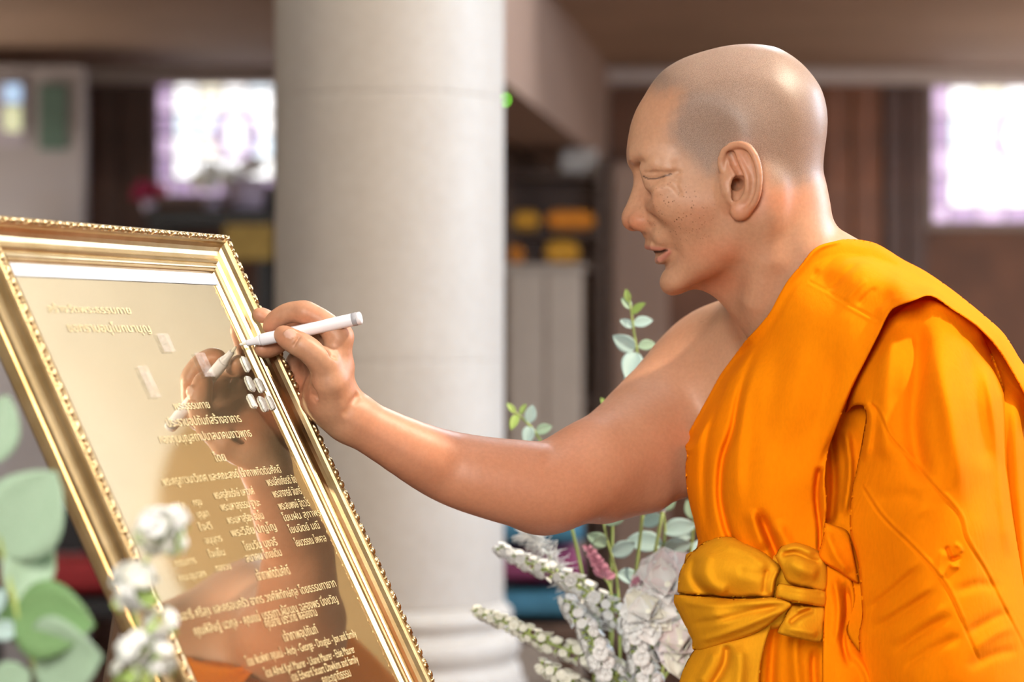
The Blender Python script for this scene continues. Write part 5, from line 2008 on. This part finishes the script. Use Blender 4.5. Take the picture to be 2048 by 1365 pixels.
G3 = 'blurred eucalyptus sprigs in the near foreground'
sprig('eucalyptus_sprig', 'blurred foreground eucalyptus sprig with large round leaves at the lower left', f2, [(110, 1480), (70, 1330), (30, 1210), (2, 1090), (-14, 980), (-26, 870)],
      [('sage', -24, 930, 14, 790, .0), ('sageround', 0, 1110, 108, 944, -.01), ('sage', 28, 1205, 92, 1058, .01), ('deepround', 26, 1235, 182, 1250, -.03), ('sageround', 62, 1320, 196, 1316, -.04), ('teal', 10, 1180, -30, 1240, 0),
       ('teal', 40, 1262, -28, 1262, .0), ('sageround', 60, 1345, -20, 1400, .01), ('deep', 22, 1200, 30, 1290, .01)], YN, G3, .0030)
rr = random.Random(11)


def near_cluster(label, stem, heads, seed):
    root = empty('white_blossom_sprig', f2)
    tag(root, label, 'flower', 'blurred white blossoms in the near foreground')
    stem_of(root, [f2] + [P(x, y, YN) for x, y in stem], .0022, .0012)
    r = random.Random(seed)
    for (x, y, R, n) in heads:
        c = P(x, y, YN)
        for k in range(n):
            d = Vector((r.gauss(0, 1), r.gauss(-.3, .8), r.gauss(.2, 1))).normalized()
            s = R * r.uniform(.75, 1.0)
            o = link(bpy.data.objects.new('floret', FLORET if k % 4 else FLORET_C), root)
            M = d.to_track_quat('Z', 'X').to_matrix().to_4x4()
            o.matrix_basis = Matrix.Translation(c + d * R * .62 - root.location) @ M @ Matrix.Diagonal((s, s, s, 1))
        for k in range(3):
            d = Vector((r.uniform(-1, 1), -.2, r.uniform(-1, -.1))).normalized()
            place(LEAF['young'], 'leaf', c, c + d * R * 1.3, root)
    return root


near_cluster('blurred white blossom sprig in front of the left frame rail', [(250, 1480), (290, 1340), (268, 1220), (290, 1130), (312, 1080)],
             [(318, 1062, .0135, 13), (352, 1040, .0080, 6), (350, 1088, .0070, 5), (272, 1172, .0140, 14), (248, 1200, .0070, 5)], 3)
near_cluster('lower blurred white blossom sprig near the bottom left', [(240, 1500), (290, 1400), (300, 1330), (310, 1260)],
             [(322, 1248, .0095, 8), (276, 1296, .0120, 11), (318, 1322, .0100, 8), (250, 1345, .0085, 6)], 6)

# ------------------------------------------------------------------ things far behind, out of focus
M_BLACK = simple('black_lacquer', (.012, .012, .014), 0.4)
M_RED = simple('red_velvet', (.22, .008, .010), 0.8)
M_CREAMP = simple('cream_cabinet_paint', (.42, .34, .28), 0.6, var=.05)
M_ORANGE = simple('orange_cloth', (.80, .26, .02), 0.8)
M_AMBER = simple('amber_cloth', (.72, .34, .03), 0.8)
M_BLUE = simple('blue_cloth', (.03, .13, .21), 0.8)
M_MAROON = simple('maroon_cloth', (.16, .022, .075), 0.8)
M_MAUVE = simple('mauve_ceramic', (.46, .38, .50), 0.4)
M_OCHRE = simple('ochre_cloth', (.42, .26, .06), 0.8)
M_ROSE = simple('rose_petal', (.42, .03, .09), 0.6)
M_GREYW = simple('grey_white_paper', (.42, .38, .35), 0.7)


def cushion(name, c, sx, sy, sz, material, root=None):
    bm = bmesh.new()
    bmesh.ops.create_cube(bm, size=1.0)
    bmesh.ops.subdivide_edges(bm, edges=bm.edges[:], cuts=7, use_grid_fill=True)
    for v in bm.verts:
        p = v.co * 2
        q = Vector((p.x, p.y, p.z))
        e = max(abs(q.x), abs(q.y))
        puff = math.sqrt(max(1 - .85 * max(abs(q.x), abs(q.y)) ** 4, .05))
        v.co = Vector((q.x * sx / 2 * (1 - .04 * (1 - abs(q.y))), q.y * sy / 2 * (1 - .04 * (1 - abs(q.x))), q.z * sz / 2 * puff))
    o = bm_obj(name, bm, material, root, True)
    o.location = Vector(c) - (root.location if root else Vector((0, 0, 0)))
    return o


# cream cabinet with a door, orange bundles on the shelf above it
Yk = 8.6
a, b = P(1012, 528, Yk), P(1166, 900, Yk)
cab = empty('cabinet', ((a.x + b.x) / 2, Yk, 0))
tag(cab, 'pale cream cabinet standing right of the column in the background', 'cabinet')
w = b.x - a.x
box('cabinet_body', (a.x, Yk, .0), (b.x, Yk + .45, a.z - .02), M_CREAMP, cab, .008)
box('cabinet_top', (a.x - .015, Yk - .02, a.z - .02), (b.x + .015, Yk + .46, a.z), M_CREAMP, cab, .005)
for k in range(2):
    d = box('door', (a.x + .01 + k * w / 2, Yk - .015, .08), (a.x - .01 + (k + 1) * w / 2, Yk, a.z - .04), M_CREAMP, cab, .004)
    kn = box('knob', (a.x + w / 2 - .02 + k * .03, Yk - .03, .9), (a.x + w / 2 - .01 + k * .03, Yk - .015, .915), M_BLACK, cab, .003)
Ys = 9.4
sh = empty('shelf', (P(1110, 0, Ys).x, Ys, 0))
tag(sh, 'dark open shelf unit with orange bundles in the recess behind the cabinet', 'shelf')
x0, x1 = P(1005, 0, Ys).x, P(1212, 0, Ys).x
M_SHELF = simple('dark_shelf_wood', (.07, .035, .022), 0.5, var=.3)
for x in (x0, x1 - .03):
    box('side_panel', (x, Ys, 0), (x + .03, Ys + .35, 2.0), M_SHELF, sh)
for py in (345, 462, 530, 800):
    z = P(0, py, Ys).z
    box('board', (x0 + .03, Ys, z - .02), (x1 - .03, Ys + .35, z), M_SHELF, sh)
for k, (px, py, wx, hz, m, lab) in enumerate(((1052, 462, 50, 42, M_AMBER, 'round amber bundle on the shelf left of the long orange roll'), (1142, 462, 96, 44, M_ORANGE, 'long bright orange roll on the upper shelf board'),
                                              (1092, 420, 40, 0, None, ''), (1125, 530, 66, 52, M_AMBER, 'amber folded cloth on the lower shelf board'), (1028, 530, 36, 40, M_ORANGE, 'small red orange bundle at the left end of the lower shelf board'))):
    if m is None:
        continue
    s = Ys / F
    c = P(px, py, Ys)
    o = cushion('cloth_bundle', (c.x, Ys + .12, c.z + hz * s / 2 + .001), wx * s, .2, hz * s, m)
    tag(o, lab, 'cloth bundle', 'orange bundles on the dark shelf')
c = P(1160, 345, Ys)
s = Ys / F
o = box('paper_box', (c.x - 38 * s, Ys + .05, c.z + .001), (c.x + 38 * s, Ys + .25, c.z + 50 * s), M_GREYW, bevel=.01)
tag(o, 'pale grey box on the top board of the dark shelf', 'box')
o = empty('indicator_lamp', P(1009, 200, 7.4))
tag(o, 'tiny green indicator light beside the column edge', 'light')
bm = bmesh.new()
bmesh.ops.create_uvsphere(bm, u_segments=12, v_segments=8, radius=.006)
bm_obj('bulb', bm, emis('green_led', (.25, 1.0, .05), 8), o, True)
v, f = tube_data([(0, .0, 0), (0, .03, .0), (.02, .06, .02), (.03, .07, .62)], [.005, .006, .006, .006], 8)
mesh_obj('housing', v, f, M_BLACK, o)

# dark side table with flowers under the left window
Yt = 9.0
s = Yt / F
a, b = P(292, 418, Yt), P(545, 460, Yt)
tb = empty('side_table', ((a.x + b.x) / 2, Yt, 0))
tag(tb, 'black side table with ochre cloth under the left stained glass window', 'table')
box('table_top', (a.x, Yt, a.z - .07), (b.x, Yt + .5, a.z), M_BLACK, tb, .006)
for x in (a.x + .02, b.x - .06):
    for y in (Yt + .02, Yt + .44):
        box('leg', (x, y, 0), (x + .04, y + .04, a.z - .07), M_BLACK, tb)
q0, q1 = P(448, 449, Yt - .02), P(545, 520, Yt - .02)
box('ochre_cloth', (q0.x, Yt - .012, q1.z), (q1.x, Yt - .002, a.z - .058), M_OCHRE, tb, .003)
zt = a.z + .001


def potted(name, label, px, R, h, mats, flower_px, n, seed, pot=None):
    root = empty(name, (P(px, 0, Yt + .2).x, Yt + .2, zt))
    tag(root, label, 'flowers')
    v, f = lathe_data([(.035 * R, 0), (.045 * R, .01), (.055 * R, .06 * R), (.050 * R, .09 * R)], 20)
    mesh_obj('pot', v, f, pot or M_MAUVE, root)
    r = random.Random(seed)
    for k in range(n):
        d = Vector((r.gauss(0, .6), r.gauss(0, .5), abs(r.gauss(.8, .3)))).normalized()
        c = Vector((0, 0, .08 * R)) + d * h * r.uniform(.5, 1)
        st_ = root.location
        place(PETAL[mats[k % len(mats)]], 'petal', st_ + c, st_ + c + Vector((r.uniform(-1, 1), -.4, r.uniform(-.2, 1))).normalized() * .05, root)
    v, f = tube_data([(0, 0, .05 * R), (0.005, 0, h * .8)], [.006, .004], 6)
    mesh_obj('stem', v, f, M_STEM, root)
    return root


PETAL['rose'] = leaf_mesh('petal', M_ROSE, .9, .3, 6, 4, tip=.5, bend=.4)
potted('potted_flower', 'crimson flower in a mauve pot left on the black side table', 298, .5, .05, ['rose'], 0, 26, 2)
potted('potted_flower', 'cream flower before the bright window on the black side table', 424, .6, .10, ['cream', 'white'], 0, 24, 3)
potted('potted_flower', 'pale mauve pot with white flower next to the column', 492, 1.4, .07, ['blush', 'white'], 0, 20, 4)
o = cushion('dark_bundle', (P(530, 0, Yt + .35).x, Yt + .38, zt + .055), .13, .16, .11, M_BLACK)
o.location.z = zt + .058
tag(o, 'dark rounded bundle at the table end against the column', 'bundle')

# black chair with a red cushion at the far left
Yr = 6.4
c = P(150, 1165, Yr)
ch = empty('chair', (c.x, Yr + .2, 0))
tag(ch, 'black chair with red seat in the dark left background', 'chair')
sz = P(0, 1200, Yr).z
w = .30
for x in (-1, 1):
    for y in (-1, 1):
        top_z = sz - .01 if y < 0 else P(0, 1030, Yr).z
        box('leg', (c.x + x * w - .02, Yr + .2 + y * .2 - .02, 0), (c.x + x * w + .02, Yr + .2 + y * .2 + .02, top_z), M_BLACK, ch)
box('backrest', (c.x - w, Yr + .38, sz + .09), (c.x + w, Yr + .42, P(0, 1035, Yr).z), M_BLACK, ch, .01)
box('seat_frame', (c.x - w, Yr, sz - .05), (c.x + w, Yr + .42, sz), M_BLACK, ch, .008)
q = cushion('seat_cushion', (c.x + .02, Yr + .18, sz + .05), .50, .36, .10, M_RED, ch)

# cushions stacked on a stool right of the column base
Yq = 5.3
s = Yq / F
stool = empty('stool', (P(1075, 0, Yq).x, Yq + .2, 0))
tag(stool, 'low dark stool under the blue and maroon cushions', 'stool')
zs_ = P(0, 1252, Yq).z
xs0, xs1 = P(985, 0, Yq).x, P(1170, 0, Yq).x
box('seat', (xs0, Yq, zs_ - .04), (xs1, Yq + .4, zs_), M_SHELF, stool, .006)
for x in (xs0 + .02, xs1 - .05):
    for y in (Yq + .02, Yq + .35):
        box('leg', (x, y, 0), (x + .03, y + .03, zs_ - .04), M_SHELF, stool)
z = zs_
for hpx, m, lab in ((72, M_BLUE, 'deep blue cushion at the bottom of the stack by the column'), (76, M_MAROON, 'maroon cushion in the middle of the stack by the column'), (70, M_BLUE, 'bright blue cushion on top of the stack by the column')):
    h = hpx * s
    o = cushion('cushion', ((xs0 + xs1) / 2, Yq + .2, z + h / 2 + .001), (xs1 - xs0) * .96, .38, h, m)
    tag(o, lab, 'cushion', 'cushions stacked on the stool')
    z += h + .001
